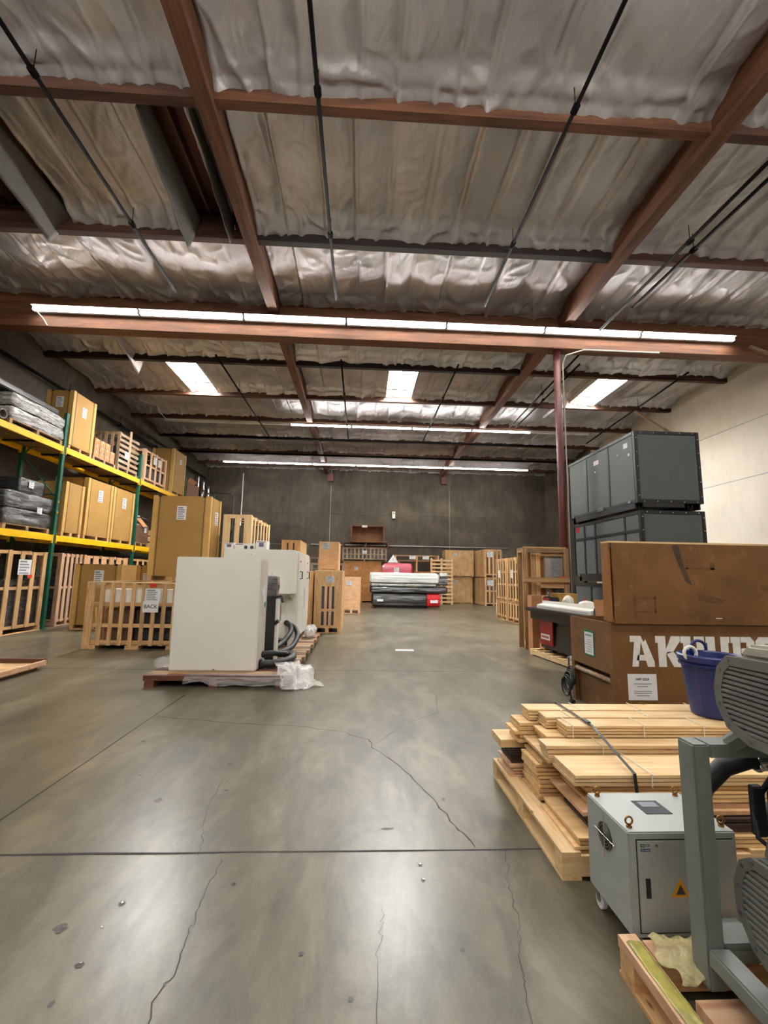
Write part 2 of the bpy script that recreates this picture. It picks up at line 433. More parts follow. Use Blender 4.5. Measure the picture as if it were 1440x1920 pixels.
flap('hanging_insulation', -2.5, 5.45, 7.8, 7.98, .12, .42, -.05, 'flap_grey', 8)
flap('hanging_insulation', -6.78, 12.0, 13.5, 7.95, .12, .5, -.1, 'foil', 11)

for i, (a, b) in enumerate(SKY):
    s = thing('skylight', ['skylight in the ceiling bay over the pallet rack, leftmost of three', 'skylight in the middle ceiling bay, straight above the aisle',
                           'skylight in the right ceiling bay beside the red steel column'][i], 'skylight', ((a + b) / 2, sum(SKY_Y) / 2, 7.95), 0)
    hx, hy = (b - a) / 2, (SKY_Y[1] - SKY_Y[0]) / 2
    for nm, p, q in (('well_wall', (-hx - .02, -hy, -.1), (-hx, hy, .43)), ('well_wall', (hx, -hy, -.1), (hx + .02, hy, .43)),
                     ('well_wall', (-hx, -hy - .02, -.1), (hx, -hy, .43)), ('well_wall', (-hx, hy, .21), (hx, hy + .02, .43))):
        box(nm, p, q, 'white_matte', s)
    box('diffuser_pane', (-hx, -hy, .40), (hx, hy, .42), 'skylight', s)
    for j in range(9):
        y = -hy + (j + .5) * 2 * hy / 9
        MB().tube([(-hx, y, .1), (hx, y, .1)], .007, 5).build('guard_bar', 'seal_tape', s)
    for j in range(3):
        x = -hx + (j + .5) * 2 * hx / 3
        MB().tube([(x, -hy, .115), (x, hy, .115)], .007, 5).build('guard_bar', 'seal_tape', s)

# ------------------------------------------------------------------ strip lights
ORD = ['leftmost', 'second from left', 'third from left', 'fourth from left', 'fifth from left', 'sixth from left', 'rightmost']
def fixture(x0, x1, y, z, label, on=True, group=None, hang=True):
    f = thing('strip_light', label, 'light', ((x0 + x1) / 2, y, z), 0, group); h = (x1 - x0) / 2 - .02
    if hang:                                   # bare channel hung under the roof, tubes below it
        MB().prism([(.055, .02), (.04, .075), (-.04, .075), (-.055, .02)], 0, -h, h).build('housing', 'white_fixture', f)
        spots = ((.03, -.004), (-.03, -.004))
        for s in (-1, 1): box('end_cap', (s * h - .015, -.06, -.03), (s * h + .015, .06, .078), 'white_fixture', f)
    else:                                      # hooded channel on the face of the girder
        MB().prism([(.07, .05), (-.14, .050), (-.14, .046), (.0, .040), (.0, -.035), (.07, -.035)], 0, -h, h).build('housing', 'white_fixture', f)
        spots = ((-.03, .002),)
        for s in (-1, 1): box('end_cap', (s * h - .012, -.07, -.04), (s * h + .012, .06, .055), 'white_fixture', f)
    for dy, dz in spots:
        MB().tube([(-h + .03, dy, dz), (h - .03, dy, dz)], .022 if hang else .027, 8).build('tube', 'led' if on else 'white_fixture', f, smooth=True)
    return f
xa, xb = -7.70, 9.13
for i in range(7):
    a = xa + (xb - xa) * i / 7; b = xa + (xb - xa) * (i + 1) / 7
    fixture(a, b, 10.13, 7.46, 'bright LED strip light on the big timber girder, %s of the near row' % ORD[i], True, 'near row of strip lights', False)
    fixture(a + .1, b + .1, 24.4, 7.49, 'bright LED strip light hanging before the back wall, %s of the far row' % ORD[i], True, 'far row of strip lights')
    fixture(a, b, 2.62, 7.32, 'LED strip light above the near end of the floor, %s of that row' % ORD[i], True, 'row of strip lights above the foreground')
    fixture(a, b, -4.7, 7.32, 'LED strip light behind the camera, %s of that row' % ORD[i], True, 'row of strip lights behind the camera')
xa, xb = -7.95, 9.4
for i in range(7):
    a = xa + (xb - xa) * i / 7; b = xa + (xb - xa) * (i + 1) / 7
    on = i in (2, 3, 4, 5)
    fixture(a, b, 17.9, 7.51, '%s strip light of the middle row under the purlin, %s' % ('lit' if on else 'unlit', ORD[i]), on, 'middle row of strip lights')
tag(MB().tube([(-7.95, 17.85, 7.6), (-8.05, 17.4, 7.75), (-7.9, 17.0, 7.8), (-8.4, 16.7, 7.85)], .012, 6).build('light_cable', 'white_fixture'), 'pale power cable looping up from the unlit left end of the middle light row', 'cable')
tag(MB().tube([(-7.6, 10.1, 7.4), (-7.5, 10.2, 7.28), (-7.42, 10.23, 7.14)], .012, 6).build('light_cable', 'white_fixture'), 'pale cable hanging from the left end of the near light row on the girder', 'cable')
# ------------------------------------------------------------------ pipes under the roof
def pipe(name, pts, r, mat, label, fit=()):
    p = thing(name, label, 'pipe', pts[0])
    o = Vector(pts[0]); MB().tube([Vector(q) - o for q in pts], r, 8).build('pipe_run', mat, p, smooth=True)
    for q in fit:
        q = Vector(q) - o; d = (Vector(pts[1]) - o).normalized()
        MB().tube([q - d * .05, q + d * .05], r * 1.7, 8).build('coupling', mat, p)
        MB().tube([q, q + Vector((.0, 0, .32))], .006, 4).build('hanger_wire', mat, p)
    return p
Z = 7.46
for x, nm in ((-4.1, 'left of the first timber beam'), (-.68, 'left half of the centre bay'), (2.6, 'right half of the centre bay')):
    pipe('sprinkler_pipe', [(x, -2, Z), (x, 9.2, Z)], .028, 'pipe_black', 'thin black sprinkler pipe before the near girder, %s' % nm, [(x, 4.9, Z), (x, 7.3, Z)])
    pipe('sprinkler_pipe', [(x, 11.9, 7.40), (x, 19.44, 7.40)], .026, 'pipe_black', 'thin black sprinkler pipe beyond the near girder, %s' % nm, [(x, 14.3, 7.4), (x, 17.2, 7.4)])
pipe('sprinkler_pipe', [(5.75, 1, Z), (5.62, 9.95, Z)], .03, 'pipe_black', 'black pipe in the right bay, left of a parallel pair', [(5.68, 7.0, Z)])
pipe('sprinkler_pipe', [(6.05, 1, Z), (5.85, 9.0, Z)], .03, 'pipe_black', 'black pipe in the right bay, right of a parallel pair', [(5.9, 7.2, Z)])
pipe('sprinkler_pipe', [(5.7, 10.7, Z), (5.8, 17.2, Z)], .026, 'pipe_black', 'black pipe behind the red column, left of a far pair', [(5.75, 13.8, Z)])
pipe('sprinkler_pipe', [(5.98, 11.7, Z), (6.05, 17.2, Z)], .026, 'pipe_black', 'black pipe behind the red column, right of a far pair', [(6.0, 14.3, Z)])
pipe('sprinkler_pipe', [(9.2, 11.8, 7.4), (9.75, 18.8, 7.4)], .028, 'pipe_black', 'black sprinkler pipe near the white wall beyond the girder', [(9.4, 14.5, 7.4)])
pipe('main_pipe', [(-8.7, 19.5, 7.42), (9.2, 19.5, 7.42)], .05, 'pipe_black', 'dark horizontal main pipe crossing behind the middle row of lights')
pipe('main_pipe', [(-9.3, 22.2, 7.42), (10.4, 22.2, 7.42)], .05, 'pipe_black', 'dark horizontal main pipe crossing before the far row of lights')
pipe('wall_pipe', [(-9.22, 6, 6.95), (-9.22, 16, 6.98), (-9.22, 26.5, 7.0)], .05, 'pipe_black', 'black pipe running along the top of the left concrete wall', [(-9.22, 14, 6.97), (-9.22, 17, 6.98), (-9.22, 20, 6.98)])
pipe('conduit', [(-7.22, 27.26, 0), (-7.22, 27.26, 7.5)], .035, 'white_fixture', 'pale vertical conduit on the left part of the back wall')
pipe('conduit', [(-7.7, 27.27, 0), (-7.7, 27.27, 6.05), (-7.85, 27.27, 6.25), (-9.2, 27.27, 6.3)], .025, 'pipe_grey', 'thin grey conduit bending left in the corner of the back wall')
pipe('conduit', [(-3, 27.24, 3.3), (9, 27.24, 3.3)], .02, 'white_fixture', 'thin pale conduit running level along the back wall')
wbx = thing('wall_box', 'small white box on the back wall beside the left joint', 'box', (1.92, 27.28, 4.95))
box('housing', (-.09, -.12, 0), (.09, 0, .42), 'white_enamel', wbx, .01); box('base_cap', (-.09, -.125, -.03), (.09, 0, 0), 'ink', wbx); box('sensor_window', (-.05, -.126, .28), (.05, -.12, .36), 'ink_grey', wbx)
for x in (-1.95, 5.0):
    t = tag(box('beam_seat', (x - .16, 27.12, 7.15), (x + .16, 27.29, 7.62), 'column_red'), 'rust red steel beam seat at the top of the back wall, %s joint' % ('left' if x < 0 else 'right'), 'bracket')

# red steel column with a conduit
col = thing('steel_column', 'tall dark red steel column under the near girder', 'column', (4.72, 10.35, 0))
MB().tube([(0, 0, .02), (0, 0, 7.12)], .085, 20).build('shaft', 'column_red', col, smooth=True)
box('cap_plate', (-.16, -.16, 7.08), (.16, .16, 7.12), 'column_red', col)
box('base_plate', (-.2, -.2, 0), (.2, .2, .02), 'column_red', col)
MB().tube([(.12, -.05, 1.0), (.12, -.05, 6.75), (.2, -.09, 6.95), (.6, -.19, 7.05), (2.5, -.19, 7.06)], .018, 8).build('conduit', 'offwhite_side', col, smooth=True)
for (y, z0, z1, nm) in ((10.2, 7.35, 6.75, 'near'), (15.6, 7.75, 6.9, 'far')):
    MB_ = MB().tube([(9.6 if y < 12 else 9.9, y, z0), (11.3, y, z1)], .05, 4); tag(MB_.build('roof_brace', 'wood_grey'), 'diagonal brace from the white wall up to the roof, the %s one' % nm, 'brace')

# ------------------------------------------------------------------ floor marks (parts of the floor)
def ribbon(name, pts, width, mat, z=.0012):
    vs = []; n = len(pts)
    for i, p in enumerate(pts):
        a = Vector(pts[max(i - 1, 0)]); b = Vector(pts[min(i + 1, n - 1)]); t = (b - a).normalized(); q = Vector((-t.y, t.x)) * width * random.uniform(.5, 1.1) / 2
        vs += [(p[0] + q.x, p[1] + q.y, z), (p[0] - q.x, p[1] - q.y, z)]
    return MB().add(vs, [(2 * i, 2 * i + 1, 2 * i + 3, 2 * i + 2) for i in range(n - 1)]).build(name, mat, fl, fix=False)
def jag(pts, amp, sub=6):
    out = []
    for (a, b), (c, d) in zip(pts, pts[1:]):
        for k in range(sub):
            t = k / sub; out.append((a + (c - a) * t + random.uniform(-amp, amp), b + (d - b) * t + random.uniform(-amp, amp)))
    return out + [pts[-1]]
ribbon('control_joint', [(x * .4 - 9.4, 2.73 + random.uniform(-.004, .004)) for x in range(0, 53)], .018, 'joint')
ribbon('control_joint', [(-2.13 + random.uniform(-.004, .004), y * .5 - 7) for y in range(0, 27)], .016, 'joint')
ribbon('control_joint', [(x * .6 - 9.4, 7.5) for x in range(0, 35)], .02, 'joint')
for pts, wd in (([(-2.12, 5.12), (-1.2, 4.89), (-.58, 4.81), (-.15, 4.65), (.11, 4.44), (.15, 4.24), (.35, 3.85), (.47, 3.49), (.6, 3.03), (.68, 2.75)], .011),
            ([(-.97, 3.59), (-.93, 3.11), (-.86, 2.85), (-.83, 2.7)], .004),
            ([(-.70, 2.68), (-.7, 2.43), (-.68, 2.23), (-.69, 2.17), (-.67, 1.96), (-.69, 1.9), (-.66, 1.6)], .005),
            ([(.86, 2.74), (.78, 2.51), (.76, 2.32), (.7, 2.1), (.66, 1.93), (.62, 1.82), (.62, 1.5)], .004),
            ([(.14, 2.3), (.13, 2.18), (.1, 2.01), (.08, 1.6)], .003), ([(.15, 4.3), (.5, 4.9), (.9, 5.3), (1.0, 6.0)], .005)):
    ribbon('floor_crack', jag(pts, .012), wd, 'crack')
def blob(name, x, y, rx, ry, mat, z=.0016):
    n = 12; return MB().add([(x + rx * math.cos(2 * PI * i / n) * random.uniform(.7, 1.15), y + ry * math.sin(2 * PI * i / n) * random.uniform(.7, 1.15), z) for i in range(n)], [tuple(range(n))]).build(name, mat, fl, fix=False)
for x, y, a, b in ((-1.3, 3.31, .03, .035), (-1.23, 2.21, .032, .028), (-1.05, 2.35, .015, .02), (-.58, 2.47, .012, .014), (.35, 2.48, .014, .016), (.35, 2.6, .012, .014), (-1.04, 1.86, .012, .016), (-1.04, 2.02, .018, .016),
                   (-1.0, 3.9, .02, .015), (-.6, 4.0, .012, .01), (.0, 1.85, .012, .012), (.6, 3.3, .012, .02), (.2, 2.95, .04, .01), (-.2, 2.05, .014, .012), (.45, 2.05, .012, .014), (-1.9, 4.4, .02, .02), (-.9, 3.45, .02, .012), (-1.6, 3.7, .015, .01)):
    blob('floor_stain', x, y, a, b, 'stain')
for x, y in ((-1.22, 2.215), (-1.05, 2.355), (-.58, 2.475), (.352, 2.485), (.35, 2.605), (-1.04, 2.03), (-1.06, 2.21), (.6, 6.1), (.75, 6.1), (.3, 6.0), (-.2, 5.9)):
    MB().tube([(x, y, 0), (x, y, .004)], .005, 8).build('anchor_stud', 'chrome', fl)
tag(box('paper_slip', (.75, 9.45, .001), (1.12, 9.62, .004), 'paper'), 'white paper slip lying flat in the middle of the aisle floor', 'paper').rotation_euler = (0, 0, 0)

# ------------------------------------------------------------------ builders for crates and cartons
def skid(p, W, D, mat, h=.11, side='F', n=3):
    """runners under a crate; local box is [0..W] x [0..D]"""
    if side == 'F':
        for i in range(n):
            x = i * (W - .09) / (n - 1); plank(p, 'runner', (x, 0, .018), (x + .09, D, h), mat)
        plank(p, 'bottom_board', (0, 0, 0), (W, .1, .018), mat); plank(p, 'bottom_board', (0, D - .1, 0), (W, D, .018), mat)
    else:
        for i in range(n):
            y = i * (D - .09) / (n - 1); plank(p, 'runner', (0, y, .018), (W, y + .09, h), mat)
        plank(p, 'bottom_board', (W - .1, 0, 0), (W, D, .018), mat); plank(p, 'bottom_board', (0, 0, 0), (.1, D, .018), mat)
def crate(label, x, y, z, W, D, H, mat='pine', nf=4, ns=6, sw=.09, tiers=(0, .5, 1), faces='FRL', skside='F', inside='wrap_black', in_h=.8, top=4, group=None, name='slatted_crate', rz=0, wide=False, skn=3, sk=.11, diag=None):
    p = thing(name, label, 'crate', (x, y, z), rz, group)
    skid(p, W, D, mat, sk, skside, skn)
    b = sk; t = .022; rw = .07
    plank(p, 'deck_board', (t, t, b), (W - t, D - t, b + t), mat)
    if inside:
        hh = (H - b) * in_h
        mb = MB().box((W / 2, D / 2, b + .025 + hh / 2), (W - .16, D - .16, hh)); mb.build('wrapped_contents', inside, p, .02)
    def fc(face):
        if face in 'FB':
            y0 = 0 if face == 'F' else D; s = 1 if face == 'F' else -1
            return W, nf, lambda u0, u1, d0, d1, z0, z1: ((u0, y0 + s * d0, z0), (u1, y0 + s * d1, z1))
        x0 = 0 if face == 'L' else W; s = 1 if face == 'L' else -1
        return D, ns, lambda u0, u1, d0, d1, z0, z1: ((x0 + s * d0, u0, z0), (x0 + s * d1, u1, z1))
    for f in faces:
        L, n, P = fc(f)
        e = 0 if f in 'FB' else t * 2
        for k in tiers:
            zc = b + .035 + (H - b - rw) * k
            a, c = P(e, L - e, t, 2 * t, zc - rw / 2, zc + rw / 2); plank(p, 'rail', a, c, mat)
        if f == diag:
            for i in range(7):
                zc = b + .05 + (H - b - .1) * i / 6; a, c = P(.0, L, 0, t, zc - .045, zc + .045); plank(p, 'slat', a, c, mat)
            continue
        for i in range(n):
            cw = sw * (1.5 if wide and i in (0, n - 1) else 1)
            u = e / 2 + cw / 2 + (L - e - cw) * i / (n - 1)
            a, c = P(u - cw / 2, u + cw / 2, 0, t, b if i % (n - 1) else b - .0, H); plank(p, 'slat', a, c, mat)
    for cx in (2 * t, W - 2 * t - .04):
        for cy in (2 * t, D - 2 * t - .04):
            plank(p, 'corner_post', (cx, cy, b + t), (cx + .04, cy + .04, H - .001), mat)
    for i in range(top):
        yy = .002 + (D - .104) * i / max(1, top - 1); plank(p, 'top_board', (0, yy, H), (W, yy + .1, H + .02), mat)
    return p
def carton(label, x, y, z, W, D, H, faces='FR', group=None, labels=(('F', .35, .82),), sk=.11, mat='cardboard', lw=.16, skside='F'):
    p = thing('palletised_carton', label, 'carton', (x, y, z), 0, group)
    skid(p, W, D, 'pine', sk, skside)
    MB().b2((0, 0, sk), (W, D, H)).build('carton_body', mat, p, .006)
    ew, et = min(.11, W * .14), .008
    zz = (sk + .01, H + .006)
    for f in faces:
        L = W if f in 'FB' else D
        for u0, u1 in ((-et if f == 'F' else 0, ew), (L - ew, L + (et if f == 'F' else 0))):
            a, c = {'F': ((u0, -et, zz[0]), (u1, 0, zz[1])), 'R': ((W, u0, zz[0]), (W + et, u1, zz[1])), 'L': ((-et, u0, zz[0]), (0, u1, zz[1]))}[f]
            box('edge_guard', a, c, 'cardboard_edge', p)
        for u in (ew + .03, L - ew - .045):
            a, c = {'F': ((u, -.004, sk), (u + .015, 0, H)), 'R': ((W, u, sk), (W + .004, u + .015, H)), 'L': ((-.004, u, sk), (0, u + .015, H))}[f]
            box('strap', a, c, 'strap_green', p)
    for u in (ew + .03, W - ew - .045):
        box('strap', (u, 0, H), (u + .015, D, H + .004), 'strap_green', p)
        box('strap_corner', (u - .03, -et - .003, H - .03), (u + .045, .03, H + .01), 'black_paint', p)
    for f, u, v in labels:
        c = {'F': (W * u, -.001, H * v), 'R': (W + .001, D * u, H * v), 'L': (-.001, D * u, H * v)}[f]
        paper(p, f, c, lw, lw * 1.5, 6)
    return p
def solid_crate(label, x, y, z, W, D, H, mat='plywood', lab=True, group=None, sk=.11, battens=False):
    p = thing('plywood_crate', label, 'crate', (x, y, z), 0, group)
    skid(p, W, D, mat, sk)
    t = .014
    plank(p, 'front_panel', (0, 0, sk), (W, t, H), mat); plank(p, 'back_panel', (0, D - t, sk), (W, D, H), mat)
    plank(p, 'side_panel', (0, t, sk), (t, D - t, H), mat); plank(p, 'side_panel', (W - t, t, sk), (W, D - t, H), mat)
    plank(p, 'lid', (-.006, -.006, H), (W + .006, D + .006, H + t), 'pine_pale' if mat == 'plywood' else mat)
    plank(p, 'base_panel', (t, t, sk), (W - t, D - t, sk + t), mat)
    if battens:
        for xx in (W * .5 - .05,):
            plank(p, 'batten', (xx, -.018, sk), (xx + .1, 0, H), mat)
        plank(p, 'batten', (0, -.02, H - .12), (W, -.001, H - .01), mat)
    if lab: paper(p, 'F', (W * .35, -.001, H * .86 if H < 1.2 else H * .83), min(.2, W * .36), min(.19, W * .34), 5, 'paper_silver')
    return p
def pallet(label, x, y, z, W, D, mat='pine', n=7, rz=0, run='X', name='pallet', h=.14, group=None):
    """run: direction of the deck boards"""
    p = thing(name, label, 'pallet', (x, y, z), rz, group)
    A, B = (W, D) if run == 'X' else (D, W)
    def P(a, b, nm):
        if run == 'X': return plank(p, nm, a, b, mat)
        return plank(p, nm, (a[1], a[0], a[2]), (b[1], b[0], b[2]), mat)
    bw = .1
    for i in range(n):
        v = (B - bw) * i / (n - 1); P((0, v, h - .018), (A, v + bw, h), 'deck_board')
    for i in range(3):
        u = (A - .09) * i / 2; P((u, 0, .018), (u + .09, B, h - .018), 'stringer')
    for v in (0, (B - bw) / 2, B - bw): P((0, v, 0), (A, v + bw, .018), 'bottom_board')
    return p

# ------------------------------------------------------------------ pallet rack along the left wall
rack = thing('pallet_rack', 'tall pallet rack with yellow beams and green posts on the left wall', 'rack', (-8.12, 12.35, 0))
PY = [-4.25, 0, 4.25, 8.45, 12.6]
for yy in PY:
    for xx in (0, -1.05):
        u = MB(); u.prism([(xx - .045, yy - .05), (xx + .035, yy - .05), (xx + .035, yy + .05), (xx - .045, yy + .05), (xx - .045, yy + .03), (xx + .015, yy + .03), (xx + .015, yy - .03), (xx - .045, yy - .03)], 2, 0, 5.75)
        pu = u.build('post', 'rack_green', rack)
        if xx == 0:
            hb = MB()
            for k in range(52):
                for s in (-.025, .025): hb.box((xx + .0355, yy + s, .3 + k * .1), (.002, .014, .03))
            q = hb.build('slot_row', 'black_paint', pu); q['kind'] = 'stuff'
        box('foot_plate', (xx - .08, yy - .08, 0), (xx + .08, yy + .08, .008), 'rack_green', rack)
    for k in range(5):
        za = .2 + k * 1.1
        MB().tube([(-1.0, yy, za), (-.05, yy, za + (1.0 if k % 2 == 0 else .0))], .018, 6).build('brace', 'rack_green', rack)
        if k % 2 == 0: MB().tube([(-1.0, yy, za + 2.1 if k < 4 else za + 1), (-.05, yy, za + 1.02)], .018, 6).build('brace', 'rack_green', rack)
for zb in (2.36, 4.76):
    for a, b in zip(PY, PY[1:]):
        for xx in (.02, -1.07):
            bm_ = MB().prism([(xx - .025, zb - .1), (xx + .025, zb - .1), (xx + .025, zb + .03), (xx + .01, zb + .03), (xx + .01, zb + .055), (xx - .025, zb + .055)], 1, a + .052, b - .052)
            bm_.build('beam', 'rack_yellow', rack)
            for e in (a + .07, b - .07):
                box('beam_connector', (xx - .03, e - .018, zb - .16), (xx + .03, e + .018, zb + .06), 'rack_yellow', rack)
        for k in range(3):
            yy = a + (b - a) * (k + .5) / 3
            box('cross_bar', (-1.04, yy - .03, zb - .03), (-.01, yy + .03, zb + .02), 'black_metal', rack)
        for k in range(6):
            xx = -.98 + k * .165
            plank(rack, 'shelf_board', (xx, a + .06, zb + .02), (xx + .14, b - .06, zb + .045), 'wood_old')
for yy, zz in ((0, 3.3), (0, 3.02)):
    MB().tube([(.037, yy, zz), (.05, yy, zz)], .025, 10).build('rack_tag', 'yellow_warning', rack)
SH1, SH2 = 2.416, 4.816
XF = -8.1
rackg = 'tall gold cartons on the middle rack shelf'
carton('tall gold carton on the top rack shelf, nearest the camera, papers on two faces', XF - .72, 12.5, SH2, .72, 1.08, 1.66, 'FR', None, (('F', .5, .8), ('R', .5, .72)), lw=.2, skside='R')
carton('narrow unlabelled gold carton on the middle rack shelf right of the green post', XF - .75, 12.62, SH1, .75, .84, 1.5, 'FR', rackg, (), skside='R')
carton('gold carton on the middle rack shelf, second of three beyond the green post', XF - .95, 13.6, SH1, .95, 1.36, 1.82, 'FR', rackg, (('R', .5, .75),), lw=.24, skside='R')
carton('gold carton on the middle rack shelf, farthest of three beyond the green post', XF - .95, 15.02, SH1, .95, 1.36, 1.82, 'FR', rackg, (('R', .5, .75),), lw=.24, skside='R')
carton('olive gold carton on the top rack shelf behind the orange slatted crate', XF - .9, 19.35, SH2, .9, 1.33, 1.95, 'FR', None, (('R', .55, .78),), skside='R')
# small cartons on a pallet
pl = pallet('small pallet under the little brown cartons on the top rack shelf', XF - .8, 13.66, SH2, .8, 1.25, 'wood_grey', 5, run='Y', h=.12)
cols = 'front left row', 'second row', 'third row', 'far row'
k = 0
for j in range(4):
    for t_ in range(3 if j < 3 else 2):
        c = thing('small_carton', 'small brown carton on the top rack shelf, %s, %s of its stack' % (('nearest column', 'second column', 'third column', 'farthest column')[j], ('bottom', 'middle', 'top')[t_]), 'carton', (XF - .36, 13.72 + j * .29, SH2 + .12 + t_ * .19), 0, 'small brown cartons on the top rack shelf')
        MB().b2((0, 0, 0), (.34, .27, .185)).build('carton_body', 'carton_brown', c, .004)
        box('tape', (0, .12, .185), (.34, .15, .187), 'seal_tape', c); box('tape', (.34, .12, .12), (.342, .15, .187), 'paper', c)
c = thing('flat_carton', 'larger brown carton behind the little cartons on the top rack shelf', 'carton', (XF - .76, 13.72, SH2 + .12)); MB().b2((0, 0, 0), (.38, .9, .55)).build('carton_body', 'carton_dark', c, .005); box('tape', (.17, -.002, 0), (.21, .9, .552), 'seal_tape', c)
crate('grey slatted crate with a diagonal brace on the top rack shelf', XF - .95, 15.05, SH2, .95, 1.3, 1.28, 'wood_grey', 5, 5, .1, (0, 1), 'FR', 'R', 'wrap_grey_sheen', .6, 3, diag='R')
_d = bpy.data.objects['slatted_crate']
plank(_d, 'brace', (.955, .6, .12), (.97, .68, 1.5), 'wood_grey').rotation_euler = (math.radians(38), PI / 2, 0)
paper(_d, 'R', (.953, .5, .6), .26, .26, 5)
c = crate('orange slatted crate with two papers on the top rack shelf beyond the second green post', XF - .9, 16.85, SH2, .9, 1.9, 1.22, 'pine_pink', 3, 5, .13, (0, .5, 1), 'FR', 'R', 'wrap_black', .5, 3)
paper(c, 'R', (.902, .8, .95), .24, .3, 5); paper(c, 'R', (.902, 1.2, .93), .24, .3, 5)
c = thing('open_carton', 'brown carton at the far end of the top rack shelf beside silver rolls', 'carton', (XF - .8, 21.0, SH2)); MB().b2((0, 0, 0), (.8, 1.5, .85)).build('carton_body', 'carton_dark', c, .01)
MB().box((.82, .5, .9), (.02, .9, .3), Matrix.Rotation(.5, 3, 'Y')).build('carton_flap', 'carton_brown', c); box('tape', (.2, 0, .85), (.3, 1.5, .853), 'seal_tape', c)
for i in range(5):
    r = thing('silver_roll', 'upright silver foil roll on the far end of the top rack shelf, %s of five' % ('nearest', 'second', 'middle', 'fourth', 'farthest')[i], 'roll', (XF - .25 - .18 * (i % 2), 22.85 + i * .42, SH2), 0, 'silver foil rolls on the top rack shelf')
    MB().tube([(0, 0, 0), (0, 0, 1.5 - .05 * i)], .12, 14).build('foil_wrap', 'chrome', r, smooth=True)
    MB().tube([(0, 0, .3), (0, 0, .36)], .125, 14).build('band', 'carton_dark', r); MB().tube([(0, 0, .85), (0, 0, .95)], .125, 14).build('band', 'carton_dark', r)
# wrapped goods on the rack
def wrapblock(label, x, y, z, W, D, H, mat, name='wrapped_bundle', layers=1, taper=.04, pal=True, lab=None, rough=.02, seed=0, film_=True, group=None):
    p = thing(name, label, 'bundle', (x, y, z), 0, group)
    b = 0
    if pal:
        b = .13
        for i in range(3):
            yy = i * (D - .09) / 2; plank(p, 'runner', (0, yy, .018), (W, yy + .09, b - .018), 'wood_old')
        for i in range(5):
            xx = i * (W - .1) / 4; plank(p, 'deck_board', (xx, 0, b - .018), (xx + .1, D, b), 'wood_old')
        for xx in (0, W - .1): plank(p, 'bottom_board', (xx, 0, 0), (xx + .1, D, .018), 'wood_old')
    hl = (H - b) / layers
    for l in range(layers):
        n = 20
        def fn(u, v, l=l):
            # closed wall around, then lid
            a = u * 4; s = int(a) % 4; t = a - int(a)
            px, py = [(t, 0), (1, t), (1 - t, 1), (0, 1 - t)][s]
            sc = 1 - .5 * max(0, v - .8) * 5 * 2 if v > .8 else 1
            f = min(1, v / .8); in_ = taper * (abs(f - .5) * 2) ** 3
            if v > .8: in_ = taper + (v - .8) / .2 * .5
            cx, cy = .5, .5
            qx = cx + (px - cx) * (1 - in_ * 1.9 if v > .8 else 1 - in_); qy = cy + (py - cy) * (1 - in_ * 1.9 if v > .8 else 1 - in_)
            X = qx * W; Y = qy * D; Zz = b + l * hl + f * hl * .985
            nn = noise.noise(Vector((X * 3 + seed, Y * 3 + l, Zz * 7))); n2 = noise.noise(Vector((X * 9, Y * 9, Zz * 18 + seed)))
            return (X + rough * nn, Y + rough * nn * .6, max(b + .001, Zz + rough * .6 * n2))
        MB().grid(fn, 64, 16).build('wrapped_layer', mat, p, smooth=True, fix=False)
    if lab: paper(p, *lab)
    return p
wrapblock('black goods under silvery stretch wrap on the top rack shelf left of the green post', XF - 1.0, 10.4, SH2, 1.0, 1.85, .78, 'wrap_silver_sheen', layers=2, seed=3, rough=.035)
c = thing('black_case', 'flat black case lying over the silvery wrapped goods on the top rack shelf', 'case', (XF - 1.02, 9.6, SH2 + .79)); MB().b2((0, 0, 0), (.95, 2.5, .14)).build('case_body', 'black_metal', c, .02); box('lid_seam', (-.002, -.002, .1), (.952, 2.502, .106), 'ink', c)
for i, (yy, zz) in enumerate(((9.95, .1), (10.25, .02))):
    t = thing('pipe_offcut', 'grey pipe offcut lying on the top rack shelf by the left picture edge, %s one' % ('upper' if i == 0 else 'lower'), 'pipe', (XF - .15, yy, SH2 + .02 + zz + .12))
    m_ = MB(); n = 20
    vs = []; fs = []
    for j in range(n):
        a = 2 * PI * j / n
        for (r, x) in ((.12, .1), (.12, -.8), (.09, .1), (.09, -.8)): vs.append((x, r * math.cos(a), r * math.sin(a)))
    for j in range(n):
        k4 = (j + 1) % n
        fs += [(4 * j, 4 * j + 1, 4 * k4 + 1, 4 * k4), (4 * j + 2, 4 * k4 + 2, 4 * k4 + 3, 4 * j + 3), (4 * j, 4 * k4, 4 * k4 + 2, 4 * j + 2), (4 * j + 1, 4 * j + 3, 4 * k4 + 3, 4 * k4 + 1)]
    m_.add(vs, fs).build('pipe_wall', 'pipe_grey', t)
    MB().torus((.1, 0, 0), .105, .018, 'x', 20, 6).build('rim', 'pipe_grey', t, smooth=True)
wrapblock('two stacked grey wrapped bundles on the middle rack shelf left of the green post', XF - 1.0, 10.6, SH1, 1.0, 1.55, .93, 'wrap_grey_sheen', layers=2, seed=9, rough=.03, lab=('R', (1.01, 1.1, .55), .16, .16, 4))
c = wrapblock('small wrapped black bundle on top of the grey wrapped pair on the middle rack shelf', XF - .9, 11.1, SH1 + .935, .8, .85, .38, 'wrap_black', seed=12, pal=False, lab=('R', (.815, .35, .22), .16, .16, 4))
wrapblock('long black bundle on the middle rack shelf at the left picture edge', XF - .9, 8.6, SH1, .85, 1.8, .9, 'wrap_black', seed=15)
c = wrapblock('brown shrink wrapped carton with torn flaps on the middle rack shelf', XF - .95, 16.75, SH1, .9, 1.0, .85, 'wrap_brown', seed=21, lab=('R', (.91, .7, .62), .16, .2, 3))
